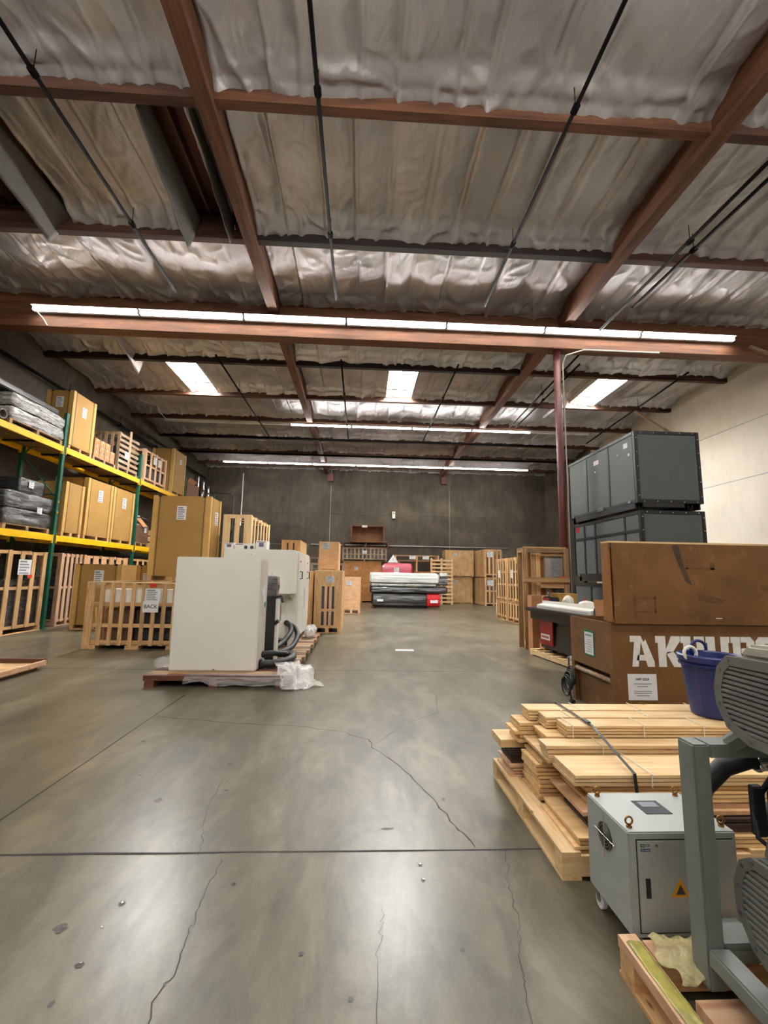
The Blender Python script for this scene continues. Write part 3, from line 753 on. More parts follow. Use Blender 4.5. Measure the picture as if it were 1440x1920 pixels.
for i, (px, py, rx, ry) in enumerate(((.5, .2, .5, .3), (.85, .5, .2, .9), (.6, .8, -.4, .5))):
    MB().box((px, py, .9), (.4, .3, .012), Matrix.Rotation(rx, 3, 'X') @ Matrix.Rotation(ry, 3, 'Y')).build('carton_flap', 'carton_brown', c)
t = thing('hose_coil', 'black and silver hoses poking out of the torn carton on the rack', 'hose', (XF - .5, 17.2, SH1 + .97))
MB().tube([(-.1, -.4, .02), (.1, -.2, .14), (.2, .1, .16), (.25, .4, .08)], .06, 10).build('silver_hose', 'chrome', t, smooth=True)
MB().tube([(0, -.1, .06), (.2, .2, .12), (.3, .5, .1), (.32, .7, .02)], .05, 10).build('black_hose', 'black_rubber', t, smooth=True)
for i in range(3):
    c = thing('parts_tray', 'pale wooden tray stacked on the middle rack shelf, %s of three' % ('bottom', 'middle', 'top')[i], 'tray', (XF - .8, 18.0, SH1 + .24 * i), 0, 'wooden trays on the middle rack shelf')
    plank(c, 'tray_base', (0, 0, 0), (.8, .8, .02), 'pine'); plank(c, 'tray_side', (.78, 0, .02), (.8, .8, .2), 'pine' if i < 2 else 'sign_red'); plank(c, 'tray_side', (0, 0, .02), (.78, .02, .2), 'pine'); plank(c, 'tray_side', (0, .78, .02), (.78, .8, .2), 'pine')
    MB().box((.4, .4, .1), (.6, .6, .14)).build('contents', 'carton_brown', c)
# ground bay crates
c = crate('slatted pine crate on the floor at the left picture edge with a white paper', -9.1, 9.7, 0, 1.02, 2.5, 1.93, 'pine', 4, 7, .13, (0, .52, 1), 'FR', 'R', 'wrap_grey_sheen', .62, 5, sk=.12)
paper(c, 'R', (1.023, 1.72, 1.56), .42, .36, 5); box('red_sticker', (1.022, 1.85, 1.3), (1.026, 2.0, 1.38), 'sign_red', c)
crate('pale pine crate with clear wrapped machine in the ground bay behind the green post', -9.1, 12.92, 0, .91, .95, 1.95, 'pine_pink', 4, 5, .11, (0, .5, 1), 'FR', 'R', 'wrap_grey_sheen', .85, 5)
crate('ply sided crate with square openings in the ground bay, third from the left', -9.1, 13.95, 0, .91, 2.55, 1.95, 'plywood', 4, 6, .28, (0, .5, .84, 1), 'FR', 'R', 'wrap_silver_sheen', .9, 4)
c = crate('pine crate with a white paper in the ground bay, fourth from the left', -9.1, 16.7, 0, .91, 2.3, 1.95, 'pine', 4, 6, .12, (0, .5, 1), 'FR', 'R', 'wrap_grey_sheen', .9, 4); paper(c, 'R', (.912, .8, 1.5), .3, .4, 5)
solid_crate('low pale pine box beside the gold cartons before the rack', -5.95, 14.9, 0, .9, .9, 1.48, 'pine', True)
carton('wide olive gold carton on the floor right of the green rack post', -7.45, 12.35, 0, 1.18, .8, 1.67, 'F', None, (('F', .52, .8),), lw=.24)
carton('small olive gold carton on the floor just behind the wide gold carton', -6.35, 13.3, 0, .75, .7, 1.68, 'F', None, (('F', .38, .8),), lw=.15)
# crate marked BACK and the gold carton standing on it
bc = thing('slatted_crate', 'long slatted pine crate marked BACK, standing before the rack', 'crate', (-5.36, 9.32, 0))
W_, D_, H_ = 1.86, 2.75, 1.27
for x in (0, .82, 1.6): plank(bc, 'runner', (x, 0, 0), (x + .26, D_, .07), 'pine')
plank(bc, 'deck_board', (.02, .05, .07), (W_ - .02, D_, .09), 'pine')
for z in (.13, .45, .86, 1.2): plank(bc, 'rail', (0, .022, z - .035), (W_, .044, z + .035), 'pine')
plank(bc, 'slat', (0, 0, .07), (.15, .022, H_), 'pine')
for i in range(8): plank(bc, 'slat', (.26 + i * .2, 0, .07), (.335 + i * .2, .022, H_), 'pine')
plank(bc, 'top_rail', (0, 0, H_), (W_, .09, H_ + .022), 'pine_pale'); plank(bc, 'top_rail', (0, D_ - .09, H_), (W_, D_, H_ + .022), 'pine')
for x in (0, .9, W_ - .09): plank(bc, 'top_board', (x, .09, H_), (x + .09, D_ - .09, H_ + .022), 'pine')
for yy in (.6, 1.2, 1.8, 2.3, 2.7): plank(bc, 'slat', (W_ - .022, yy, .07), (W_, yy + .09, H_), 'pine'); plank(bc, 'slat', (0, yy, .07), (.022, yy + .09, H_), 'pine')
plank(bc, 'brace', (.2, .05, .1), (.24, .075, .8), 'pine').rotation_euler = (0, PI / 2 - .12, 0)
MB().b2((.32, .06, .84), (1.8, .9, 1.15)).build('white_carton', 'white_matte', bc, .01)
MB().b2((.3, .16, .1), (.85, 1.1, .78)).build('wrapped_contents', 'wrap_brown', bc, .03); MB().b2((.9, .14, .1), (1.78, 1.2, .78)).build('wrapped_contents', 'wrap_black', bc, .05)
MB().b2((.1, 1.3, .1), (1.75, 2.6, 1.1)).build('wrapped_contents', 'wrap_black', bc, .05)
paper(bc, 'F', (1.27, -.002, 1.05), .29, .24, 6); bp_ = paper(bc, 'F', (1.25, -.003, .82), .3, .22, 0, name='back_sign'); text(bp_, 'lettering', 'BACK', 'F', (1.25, -.0085, .82), .1, 'ink', bold=.0012)
box('red_sticker', (1.2, -.006, 1.2), (1.33, -.001, 1.27), 'sign_red', bc)
carton('large gold carton standing on the slatted crate marked BACK', -4.97, 10.95, 1.292, 1.34, .82, 2.02, 'FR', None, (('F', .5, .8), ('R', .6, .76)), lw=.22)

# ------------------------------------------------------------------ tall crates behind the white machine
for i, (z, H, nm) in enumerate(((0, 1.47, 'lower'), (1.495, 1.46, 'upper'))):
    crate('slatted pine crate behind the white machine, %s one of the tall stack' % nm, -3.49, 11.55, z, .70, 2.4, H, 'pine_pale', 3, 7, .12, (0, .46, 1), 'FR', 'F', 'wrap_black', .8, 5, wide=True, sk=.09)
c = solid_crate('tall narrow pine crate rising behind the right end of the white machine', -2.43, 14.0, 0, .57, 1.6, 2.52, 'pine', False)
for x in (.16, .34): box('slot', (x, -.003, 2.0), (x + .05, .0, 2.45), 'black_paint', c)
crate('low pale crate against the back wall left of the plywood crates', -3.4, 25.6, 0, 1.6, 1.2, 2.45, 'wood_grey', 4, 4, .1, (0, .5, 1), 'FR', 'F', 'wrap_grey_sheen', .8, 3)
def slotted(label, x, y, W, D, H):
    p = thing('pine_crate', label, 'crate', (x, y, 0)); t = .022
    skid(p, W, D, 'pine', .13)
    plank(p, 'front_board', (0, 0, .13), (W * .27, t, H), 'pine'); plank(p, 'front_board', (W * .73, 0, .13), (W, t, H), 'pine')
    plank(p, 'cross_board', (W * .27, 0, H - .4), (W * .73, t, H), 'pine'); plank(p, 'cross_board', (W * .27, 0, .55), (W * .73, t, .62), 'pine'); plank(p, 'cross_board', (W * .27, 0, .13), (W * .73, t, .2), 'pine')
    for k in range(2):
        xx = W * (.27 + .46 * (k * .36 + .22)); plank(p, 'slat', (xx, .0, .2), (xx + W * .1, t, .55), 'pine_pink'); plank(p, 'slat', (xx, .0, .62), (xx + W * .1, t, H - .4), 'pine_pink')
    for k in range(4):
        y0 = t + (D - t) * k / 4; plank(p, 'side_board', (W - t, y0, .13), (W, y0 + (D - t) / 4 - .006, H), 'pine'); plank(p, 'side_board', (0, y0, .13), (t, y0 + (D - t) / 4 - .006, H), 'pine')
    plank(p, 'lid', (0, 0, H), (W, D, H + .02), 'pine_pale'); plank(p, 'base_board', (t, t, .13), (W - t, D, .15), 'pine')
    MB().b2((.06, .06, .16), (W - .06, D - .06, H * .8)).build('wrapped_contents', 'wrap_black', p, .03)
    return p
c = slotted('knotty pine crate with slots and a silver label right of the white machine', -1.2, 12.15, .72, 1.7, 1.6); paper(c, 'F', (.4, -.002, 1.38), .22, .17, 5, 'paper_silver')
slotted('knotty pine crate half hidden between the white machine and the silver labelled crate', -2.0, 12.35, .74, 1.6, 1.58)
solid_crate('pinkish plywood crate standing on the knotty pine crate', -1.16, 12.62, 1.625, .54, 1.15, .77, 'plywood', sk=.03)
solid_crate('pinkish plywood crate on the floor right of the knotty pine crate', -.7, 18.4, 0, .72, .9, 1.42, 'plywood', sk=.14)
crate('grey slatted crate far behind the knotty crates', -3.0, 22.5, 0, 2.2, 1.2, 2.05, 'wood_grey', 5, 4, .12, (0, .5, 1), 'FR', 'F', 'wrap_grey_sheen', .8, 3)
# back wall group
solid_crate('large orange brown plywood crate against the back wall', -1.0, 25.6, 0, 2.15, 1.35, 2.27, 'ply_orange', True, battens=True)
c = crate('grey slatted crate lying on the large orange brown crate', -1.05, 25.55, 2.3, 2.5, 1.4, .75, 'wood_grey', 12, 5, .09, (0, .45, 1), 'FR', 'F', 'wrap_grey_sheen', .8, 5, sk=.08); paper(c, 'F', (1.25, -.002, .5), .25, .18, 3)
pallet('dark brown pallet lying on the grey slatted crate by the back wall', -1.05, 25.5, 3.075, 2.6, 1.4, 'wood_redbrown', 7, h=.26)
ch = thing('open_case', 'open brown plywood case on top of the far stack', 'case', (-.58, 25.7, 3.34))
for a, b in (((0, 0, 0), (1.85, .9, .03)), ((0, 0, .95), (1.85, .9, .98)), ((0, 0, .03), (.03, .9, .95)), ((1.82, 0, .03), (1.85, .9, .95)), ((.03, .87, .03), (1.82, .9, .95))):
    plank(ch, 'panel', a, b, 'ply_brown')
for a, b in (((-.05, -.03, .93), (1.9, 0, 1.0)), ((-.04, -.03, 0), (.05, 0, .93)), ((1.8, -.03, 0), (1.89, 0, .93)), ((.05, -.03, -.0), (1.8, 0, .06))): plank(ch, 'edge_batten', a, b, 'wood_redbrown')
paper(ch, 'F', (.75, -.032, .93), .3, .12, 0)
ld = thing('case_lid', 'loose brown lid panel lying before the open case on the far stack', 'lid', (-.6, 25.35, 3.36)); plank(ld, 'lid_panel', (0, 0, 0), (2.1, .3, .04), 'ply_brown'); plank(ld, 'lid_edge', (-.35, 0, .03), (.2, .3, .06), 'wood_redbrown').rotation_euler = (0, math.radians(52), 0)
bpy.context.view_layer.update()
[o for o in ld.children if o.name.startswith('lid_edge')][0].location = (-.2, .15, .28)
r = wrapblock('crimson shrink wrapped machine behind the long wrapped machine', 1.1, 23.6, 0, 1.6, 1.4, 2.2, 'wrap_red', 'wrapped_machine', 1, .07, False, ('F', (.75, -.03, 1.72), .26, .42, 4), .05, 30)
pv = MB().add([(.3, .2, 2.2), (.85, .2, 2.2), (.6, .3, 2.62)], [(0, 1, 2)]).build('warning_sign', 'paper', r, thick=.01); text(pv, 'lettering', '!', 'F', (.58, .205, 2.34), .2, 'ink')
solid_crate('low orange box right of the crimson wrapped machine', 2.85, 24.2, 0, .9, .9, 1.75, 'ply_orange', False)
pallet('pale pallet, lower one of two stacked behind the crimson wrapped machine', 2.1, 25.6, 1.62, 2.1, 1.2, 'pine', 7, h=.75)
c = pallet('orange pallet, top one with two white papers behind the crimson machine', 1.9, 25.5, 2.38, 2.5, 1.2, 'pine_pink', 7, h=.3); paper(c, 'F', (1.0, -.002, .17), .36, .2, 2); paper(c, 'F', (1.75, -.002, .17), .36, .2, 2)
solid_crate('dark supporting box below the stacked pallets at the back wall', 2.0, 25.6, 0, 2.3, 1.2, 1.6, 'wood_old', False)
pt = thing('standing_pallet', 'tall pale pallet stood upright beside the long wrapped machine', 'pallet', (3.87, 25.1, 0), 0)
for x in (0, .56, 1.13):
    plank(pt, 'stringer', (x, .03, 0), (x + .1, .16, 2.52), 'pine_pale')
for i in range(12):
    z = .1 + i * .205; plank(pt, 'deck_board', (0, 0, z), (1.25, .03, z + .09), 'pine_pale'); plank(pt, 'deck_board', (0, .16, z), (1.25, .19, z + .09), 'pine_pale')
solid_crate('pale plywood crate by the back wall, lower one of two', 4.95, 26.1, 0, 1.5, 1.0, 1.5, 'ply_pale', sk=.06)
solid_crate('pale plywood crate by the back wall, upper one of two', 4.85, 26.0, 1.53, 1.65, 1.05, 1.5, 'ply_pale', sk=.05)
for i, (z, nm) in enumerate(((0, 'lower'), (1.52, 'upper'))):
    c = crate('orange pine slatted crate in the far right corner, %s of two' % nm, 6.62, 24.15, z, .95, 2.7, 1.48, 'pine', 5, 14, .1, (0, .5, 1) if i == 0 else (0, 1), 'FRL', 'F', 'wrap_brown', .8, 6)
    paper(c, 'F', (.3, -.002, 1.22), .32, .3, 4)
for i, (y, nm) in enumerate(((14.85, 'nearer'), (16.2, 'farther'))):
    crate('low slatted pine crate left of the timber frame, under the %s tall one' % nm, 5.22, y, 0, 1.1, 1.28, .66, 'pine', 4, 5, .12, (0, 1), 'FL', 'L', 'wrap_grey_sheen', .8, 4)
    c = crate('tall slatted pine crate stacked left of the timber frame, %s of two' % nm, 5.22, y, .69, 1.1, 1.28, 1.5, 'pine', 4, 5, .12, (0, .36, .68, 1), 'FL', 'L', 'wrap_black', .85, 4, sk=.05)
    paper(c, 'L', (-.002, .7 if i == 0 else .8, .95), .24, .28, 4)

# ------------------------------------------------------------------ long wrapped machine at the end of the aisle
wm = thing('wrapped_machine', 'long black and white shrink wrapped machine with red corner at the aisle end', 'machine', (.55, 21.66, 0))
def wrapbar(name, a, b, mat, amp=.03, seed=0, parent=wm):
    def fn(u, v):
        ang = v * 2 * PI; cx = math.cos(ang); cz = math.sin(ang)
        k = 1 / max(abs(cx), abs(cz)) ** .75
        x = a[0] + (b[0] - a[0]) * u; yc, zc = (a[1] + b[1]) / 2, (a[2] + b[2]) / 2
        e = min(1, min(u, 1 - u) * 14 + .72)
        nn = noise.noise(Vector((x * 1.2, ang * 3 if v < 1 else 0, seed))) * amp
        return (x, yc - cx * k * (b[1] - a[1]) / 2 * e + nn, zc - cz * k * (b[2] - a[2]) / 2 * e + nn * .5)
    mb = MB().grid(fn, 40, 28); n0 = 41
    mb.f.append(tuple(j * n0 for j in range(28))); mb.f.append(tuple(j * n0 + 40 for j in range(28)))
    return mb.build(name, mat, parent, smooth=False)
wrapbar('base_cabinet', (0, .1, .05), (2.9, 1.2, .75), 'wrap_black', .03, 1)
wrapbar('red_end_panel', (2.62, .02, .06), (3.25, 1.1, .72), 'machine_red', .02, 2)
wrapbar('wrapped_bed', (-.1, .0, .68), (3.62, 1.3, 1.05), 'wrap_black', .05, 3)
wrapbar('silver_rail', (-.1, -.06, 1.0), (3.1, 1.2, 1.16), 'wrap_silver_sheen', .02, 4)
wrapbar('gantry_beam', (-.12, -.1, 1.16), (3.2, .5, 1.62), 'wrap_white', .02, 5)
wrapbar('gantry_end', (3.15, -.05, 1.1), (3.6, .4, 1.5), 'wrap_grey_sheen', .04, 6)
wrapbar('cable_chain', (-.1, -.02, 1.55), (3.1, .2, 1.66), 'white_matte', .02, 8)
box('machine_feet', (.2, .3, 0), (2.7, 1.0, .06), 'black_metal', wm)
paper(wm, 'F', (2.95, -.02, .34), .36, .14, 1, name='name_plate', ink='sign_red'); paper(wm, 'F', (.4, .055, .36), .3, .1, 0, name='name_plate')
wrapblock('small white shrink wrapped packs on the end of the long machine', 3.78, 21.65, 1.52, .34, .4, .16, 'wrap_white', 'wrapped_pack', 1, .05, False, None, .02, 33)

# ------------------------------------------------------------------ white machine on its red-brown pallet
pw = thing('long_pallet', 'long red brown timber pallet under the white machine cabinets', 'pallet', (-2.82, 6.35, 0))
plank(pw, 'edge_beam', (0, 0, .085), (1.95, .1, .15), 'wood_redbrown')
for x in (.02, .85, 1.72): plank(pw, 'runner', (x, .1, 0), (x + .12, 4.6, .085), 'wood_redbrown'); plank(pw, 'block', (x, .0, 0), (x + .12, .1, .085), 'wood_redbrown')
for i in range(20): plank(pw, 'deck_board', (0, .11 + i * .225, .085), (1.93 - (i % 3) * .02, .11 + i * .225 + .2, .15), 'wood_redbrown' if i % 3 == 1 else 'wood_grey' if i % 3 else 'wood_old')
cb = thing('machine_cabinet', 'big plain white machine cabinet at the front of the red brown pallet', 'machine', (-2.62, 6.64, .152))
MB().b2((0, 0, 0), (1.19, .52, 1.57)).build('housing', 'white_enamel', cb, .012)
box('side_panel', (1.19, .03, .02), (1.196, .5, 1.54), 'offwhite_side', cb)
MB().add([(1.2, .1, 1.12), (1.2, .3, 1.2), (1.2, .42, .85), (1.2, .3, .82)], [(0, 1, 2, 3)]).build('sticker', 'paper', cb, thick=.003)
MB().add([(1.204, .28, .92), (1.204, .38, .94), (1.204, .38, .86), (1.204, .31, .84)], [(0, 1, 2, 3)]).build('sticker_mark', 'sign_green', cb, thick=.002)
box('bolt', (.6, -.01, .02), (.63, 0, .03), 'ink', cb)
cl_ = thing('black_pillar', 'black upright lifting pillar right behind the white cabinet', 'machine', (-1.55, 7.35, .152))
MB().b2((0, 0, 0), (.22, .25, .98)).build('pillar', 'black_metal', cl_, .01); MB().b2((.16, .05, 0), (.26, .2, .95)).build('guide_rail', 'white_enamel', cl_, .005)
MB().tube([(.2, .1, .98), (.3, .05, 1.0), (.33, .05, .9)], .02, 8).build('bracket', 'black_metal', cl_); MB().tube([(.18, .05, .55), (.28, .02, .62)], .03, 8).build('lever', 'black_metal', cl_); MB().tube([(.3, .04, .9), (.3, .04, .62)], .008, 6).build('rod', 'chrome', cl_)
wrapblock('grey plastic wrapped canister standing on the black pillar', -1.55, 7.38, 1.135, .23, .25, .34, 'wrap_grey_sheen', 'wrapped_canister', 1, .1, False, None, .02, 41)
rm = thing('white_machine', 'tall white machine body with black door handles behind the white cabinet', 'machine', (-2.6, 8.6, .152))
MB().b2((0, .4, .1), (1.38, 2.3, 1.8)).build('body', 'white_enamel', rm, .02)
MB().b2((.05, 0, .98), (1.36, .4, 1.8)).build('upper_hood', 'white_enamel', rm, .015)
MB().prism([(.6, .0), (.98, .0), (.9, -.12), (.98, -.12)][:0] or [(.02, .98), (.4, .98), (.4, .86), (.06, .95)], 0, .7, 1.3).build('hood_lip', 'offwhite_side', rm)
box('lower_panel', (.72, .38, .14), (1.2, .4, .9), 'white_enamel', rm)
box('plinth', (.1, .45, 0), (1.3, 2.2, .1), 'black_metal', rm)
box('foot_plate', (1.25, .3, 0), (1.38, .7, .14), 'white_enamel', rm)
for y0, y1 in ((.45, 1.3), (1.33, 2.25)):
    d_ = MB().b2((1.38, y0, .3), (1.392, y1, 1.7)).build('door', 'white_enamel', rm, .004)
    hy = y0 + .15 if y0 < 1 else y0 + .5
    MB().tube([(1.392, hy, 1.4), (1.44, hy, 1.4), (1.44, hy, 1.26), (1.392, hy, 1.26)], .012, 6).build('handle', 'black_metal', d_)
    MB().tube([(1.392, hy, 1.6), (1.405, hy, 1.6)], .02, 8).build('lock', 'steel', d_)
box('vent_slot', (1.392, 1.5, .6), (1.395, 1.52, 1.05), 'ink', rm)
for x, z in ((.95, 1.35), (.75, 1.08), (.9, 1.15), (.55, 1.7)): MB().tube([(x, -.004, z), (x, 0, z)], .01, 8).build('screw', 'steel', rm)
for i, (x, y, W, H, nm) in enumerate(((-2.6, 8.75, .18, .12, 'left'), (-2.4, 8.75, .38, .11, 'middle'), (-2.0, 8.72, .2, .17, 'right'))):
    c = thing('printed_carton', 'white printed carton on top of the white machine, %s of three' % nm, 'carton', (x, y, 1.955), 0, 'white printed cartons on the white machine')
    MB().b2((0, 0, 0), (W, .3, H)).build('carton_body', 'white_matte', c, .004)
    if i == 1:
        for xx in (W * .55, W * .85): MB().tube([(xx, -.004, .038), (xx, 0, .038)], .034, 12).build('printed_picture', 'ink', c)
        box('printed_band', (.02, -.003, .085), (W * .4, 0, .1), 'purple_print', c)
    else:
        box('printed_picture', (W * .3, -.003, H * .3), (W * .75, 0, H * .75), 'purple_print', c); box('printed_band', (W * .1, -.003, H * .82), (W * .9, 0, H * .88), 'ink', c)
def hose(parent, pts, r, mat='black_rubber', ribs=True, name='hose', ring=None):
    P = [Vector(q) - parent.location for q in pts]
    # Catmull-Rom resample
    out = []
    for i in range(len(P) - 1):
        p0, p1, p2, p3 = P[max(i - 1, 0)], P[i], P[i + 1], P[min(i + 2, len(P) - 1)]
        for k in range(8):
            t = k / 8; out.append(.5 * ((2 * p1) + (p2 - p0) * t + (2 * p0 - 5 * p1 + 4 * p2 - p3) * t * t + (3 * p1 - p0 - 3 * p2 + p3) * t ** 3))
    out.append(P[-1])
    p = MB().tube(out, [r * (1 + (.06 if i % 2 else -.04) * ribs) for i in range(len(out))], 12).build(name, mat, parent, smooth=True)
    for e, f in ((out[0], out[1]), (out[-1], out[-2])):
        MB().tube([e, e + (f - e).normalized() * r * 1.2], r * 1.15, 12).build('cuff', ring or mat, p, smooth=True)
    return p
hose(cb, [(-1.42, 6.85, .22), (-1.22, 6.85, .22), (-1.05, 6.98, .24), (-1.0, 7.2, .26), (-1.1, 7.45, .26), (-1.28, 7.72, .22)], .055)
hose(cb, [(-1.42, 7.0, .32), (-1.28, 7.0, .34), (-1.12, 7.2, .3), (-1.15, 7.5, .23), (-1.28, 7.7, .23)], .042)
hose(rm, [(-1.5, 7.8, .23), (-1.35, 8.2, .3), (-1.25, 8.55, .45), (-1.3, 8.8, .55), (-1.4, 8.98, .58)], .045)
hose(rm, [(-1.35, 7.75, .21), (-1.18, 8.2, .24), (-1.12, 8.55, .38), (-1.2, 8.8, .5), (-1.3, 8.98, .52)], .045)
def sheet(label, fn, nu, nv, mat, name='plastic_sheet', thick=.002):
    p = thing(name, label, 'plastic', (0, 0, 0)); MB().grid(fn, nu, nv).build('sheet', mat, p, smooth=True, thick=thick); return p
def skirt(u, v):
    x = -2.28 + u * 1.45; n1 = noise.noise(Vector((x * 5, v * 3, 1))); n2 = noise.noise(Vector((x * 14, v * 8, 2)))
    z = .158 - v * (.105 + .075 * noise.noise(Vector((x * 2.6, 0, 7)))) ; y = 6.5 - min(1, v * 4) * .18 + .05 * n1 * v + .022 * n2 - v * .05
    return (x, min(y, 6.335) if v > .2 else y, max(z, .006) if v > .2 else .156 + .008 * abs(n2))
sheet('clear crumpled plastic hanging over the front edge of the long pallet', skirt, 60, 14, 'film')
def flapf(u, v):
    x = -1.2 + u * .5 + .25 * v; y = 6.75 - v * .62 + u * .28
    n1 = noise.noise(Vector((x * 6, y * 6, 4))); n2 = noise.noise(Vector((x * 16, y * 16, 5)))
    z = .19 - smooth(.3, .75, v + u * .35) * .165 + .03 * n1 + .02 * n2
    return (x + .03 * n1, y + .03 * n2, max(.006, z) if not (x < -.86 and y > 6.33) else max(.16, z + .05))
sheet('milky plastic sheet spilling off the pallet corner onto the floor', flapf, 40, 40, 'film_milky')
def bag(u, v):
    a = u * 2 * PI; r = math.sin(v * PI) * .16
    n1 = noise.noise(Vector((math.cos(a) * 2, math.sin(a) * 2, v * 5)))
    return (-2.72 + r * math.cos(a) * 1.0 + .02 * n1, 6.78 + r * math.sin(a) * .8, .16 + max(0, (1 - math.cos(v * PI)) * .08 + .03 * n1))
bg = sheet('clear crumpled plastic bunched at the left corner of the white cabinet', lambda u, v: ((lambda q: (min(q[0], -2.64), q[1], q[2]))(bag(u, v))), 24, 10, 'film')
def bag2(u, v):
    a = u * 2 * PI; r = math.sin(v * PI) * .2
    n1 = noise.noise(Vector((math.cos(a) * 2.4, math.sin(a) * 2.4, v * 6 + 3)))
    return (-1.06 + r * math.cos(a) * .6 + .03 * n1, 10.2 + r * math.sin(a) * 2.0, .157 + max(0, (1 - math.cos(v * PI)) * .13 + .05 * n1))
sheet('white crumpled plastic beside the far end of the white machine', bag2, 30, 12, 'film_milky')

# small wooden skid at the left edge
sk_ = thing('timber_skid', 'low orange timber skid at the left picture edge', 'pallet', (-7.1, 5.5, 0))
for x in (.1, 1.1, 2.1): plank(sk_, 'runner', (x, .05, 0), (x + .1, 1.95, .06), 'pine_pink')
for i in range(9): plank(sk_, 'deck_board', (0, .03 + i * .218, .06), (2.28, .03 + i * .218 + .21, .08), 'pine')
plank(sk_, 'edge_board', (0, 1.97, .06), (2.3, 2.01, .145), 'beam_light'); plank(sk_, 'edge_board', (2.28, 0, .06), (2.32, 1.97, .13), 'pine_pink')
def lump(u, v):
    a = u * 2 * PI; r = math.sin(v * PI) * .42; n1 = noise.noise(Vector((math.cos(a) * 2, math.sin(a) * 2, v * 4)))
    return (-5.85 + r * math.cos(a) + .06 * n1, 6.95 + r * math.sin(a) * .9, .083 + max(0, (1 - math.cos(v * PI)) * .17 + .08 * n1))
sheet('white plastic heap on the orange timber skid', lump, 28, 14, 'foam_white')

# ------------------------------------------------------------------ right side: road cases
def road_case(label, x, y, z, W, D, H, cols, midbar=None, casters=True, marks=()):
    p = thing('road_case', label, 'case', (x, y, z), 0, None)
    b = .14 if casters else 0; e = .07
    MB().b2((e * .4, e * .4, b + e * .4), (W - e * .4, D - e * .4, H - e * .4)).build('core', 'black_paint', p)
    for xx in (0, W - e):
        for yy in (0, D - e): box('edge_rail', (xx, yy, b), (xx + e, yy + e, H), 'black_metal', p, .006)
    for zz in (b, H - e):
        for yy in (0, D - e): box('edge_rail', (e, yy, zz), (W - e, yy + e, zz + e), 'black_metal', p, .006)
        for xx in (0, W - e): box('edge_rail', (xx, e, zz), (xx + e, D - e, zz + e), 'black_metal', p, .006)
    box('panel', (e, .012, b + e), (W - e, .03, H - e), 'panel_grey', p)
    box('panel', (e, e, H - .03), (W - e, D - e, H - .012), 'panel_grey', p)
    ys = [D * c for c in cols]
    for i in range(len(ys) - 1):
        y0, y1 = max(ys[i], e) + .025, min(ys[i + 1], D - e) - .025
        zs = [b + e, H - e] if midbar is None else [b + e, midbar - .03, midbar + .03, H - e]
        for k in range(0, len(zs), 2):
            box('panel', (.012, y0, zs[k]), (.03, y1, zs[k + 1]), 'panel_grey', p)
        if 0 < i: box('divider', (.002, ys[i] - .03, b + e), (.02, ys[i] + .03, H - e), 'black_metal', p)
    if midbar: box('divider', (.003, e, midbar - .03), (.02, D - e, midbar + .03), 'black_metal', p)
    for u in (.1, .3, .5, .7, .9):
        for zz in (b + .03, H - .035): MB().tube([(W * u, -.006, zz), (W * u, 0, zz)], .012, 8).build('rivet', 'chrome', p)
        MB().tube([(.035, -.006, b + (H - b) * u), (.035, 0, b + (H - b) * u)], .012, 8).build('rivet', 'chrome', p)
        MB().tube([(W - .035, -.006, b + (H - b) * u), (W - .035, 0, b + (H - b) * u)], .012, 8).build('rivet', 'chrome', p)
    box('latch', (-.02, D * .42, b + .01), (0, D * .5, b + .1), 'steel', p)
    for yy in (.2, D - .3):
        box('latch', (-.015, yy, b + .02), (0, yy + .1, b + .06), 'steel', p)
    if casters:
        for xx in (.15, W - .15):
            for yy in (.2, D - .2):
                c = MB().tube([(xx - .03, yy, .055), (xx + .03, yy, .055)], .055, 14).build('caster_wheel', 'black_rubber', p); box('caster_fork', (xx - .045, yy - .03, .055), (xx - .032, yy + .03, b), 'steel', c); box('caster_fork', (xx + .032, yy - .03, .055), (xx + .045, yy + .03, b), 'steel', c)
    if casters:
        for a_, b_ in (((0, .1, .04), (.03, D - .35, b)), ((.1, 0, .06), (W * .7, .03, b)), ((W - .03, .1, .04), (W, D - .1, b)), ((.1, D - .03, .04), (W - .1, D, b))): box('base_skirt', a_, b_, 'black_metal', p)
    for (yy, zz, w_, h_, mt) in marks: box('sticker', (.009, yy, zz), (.0125, yy + w_, zz + h_), mt, p)
    return p
road_case('grey panelled black road case, top one of the stack by the white wall', 5.2, 8.2, 2.82, 1.3, 2.85, 1.55, (0, .34, .67, 1), None, True, ((.25, 1.28, .14, .1, 'paper'), (.2, 1.1, .05, .05, 'paper'), (.6, 1.2, .03, .03, 'paper'), (1.35, 1.22, .22, .1, 'paper'), (1.5, 1.05, .04, .04, 'paper')))
road_case('grey panelled black road case, middle one of the stack by the white wall', 5.25, 8.22, 1.42, 1.27, 2.75, 1.4, (0, .2, .62, .8, 1), 1.02, True, ((2.45, 1.2, .16, .14, 'machine_maroon'),))
road_case('grey panelled black road case, bottom one behind the black machine', 5.22, 8.2, 0, 1.3, 2.8, 1.41, (0, .3, .7, 1), .6, True, ((2.2, .9, .16, .16, 'machine_maroon'), (1.2, 1.05, .16, .14, 'machine_maroon')))

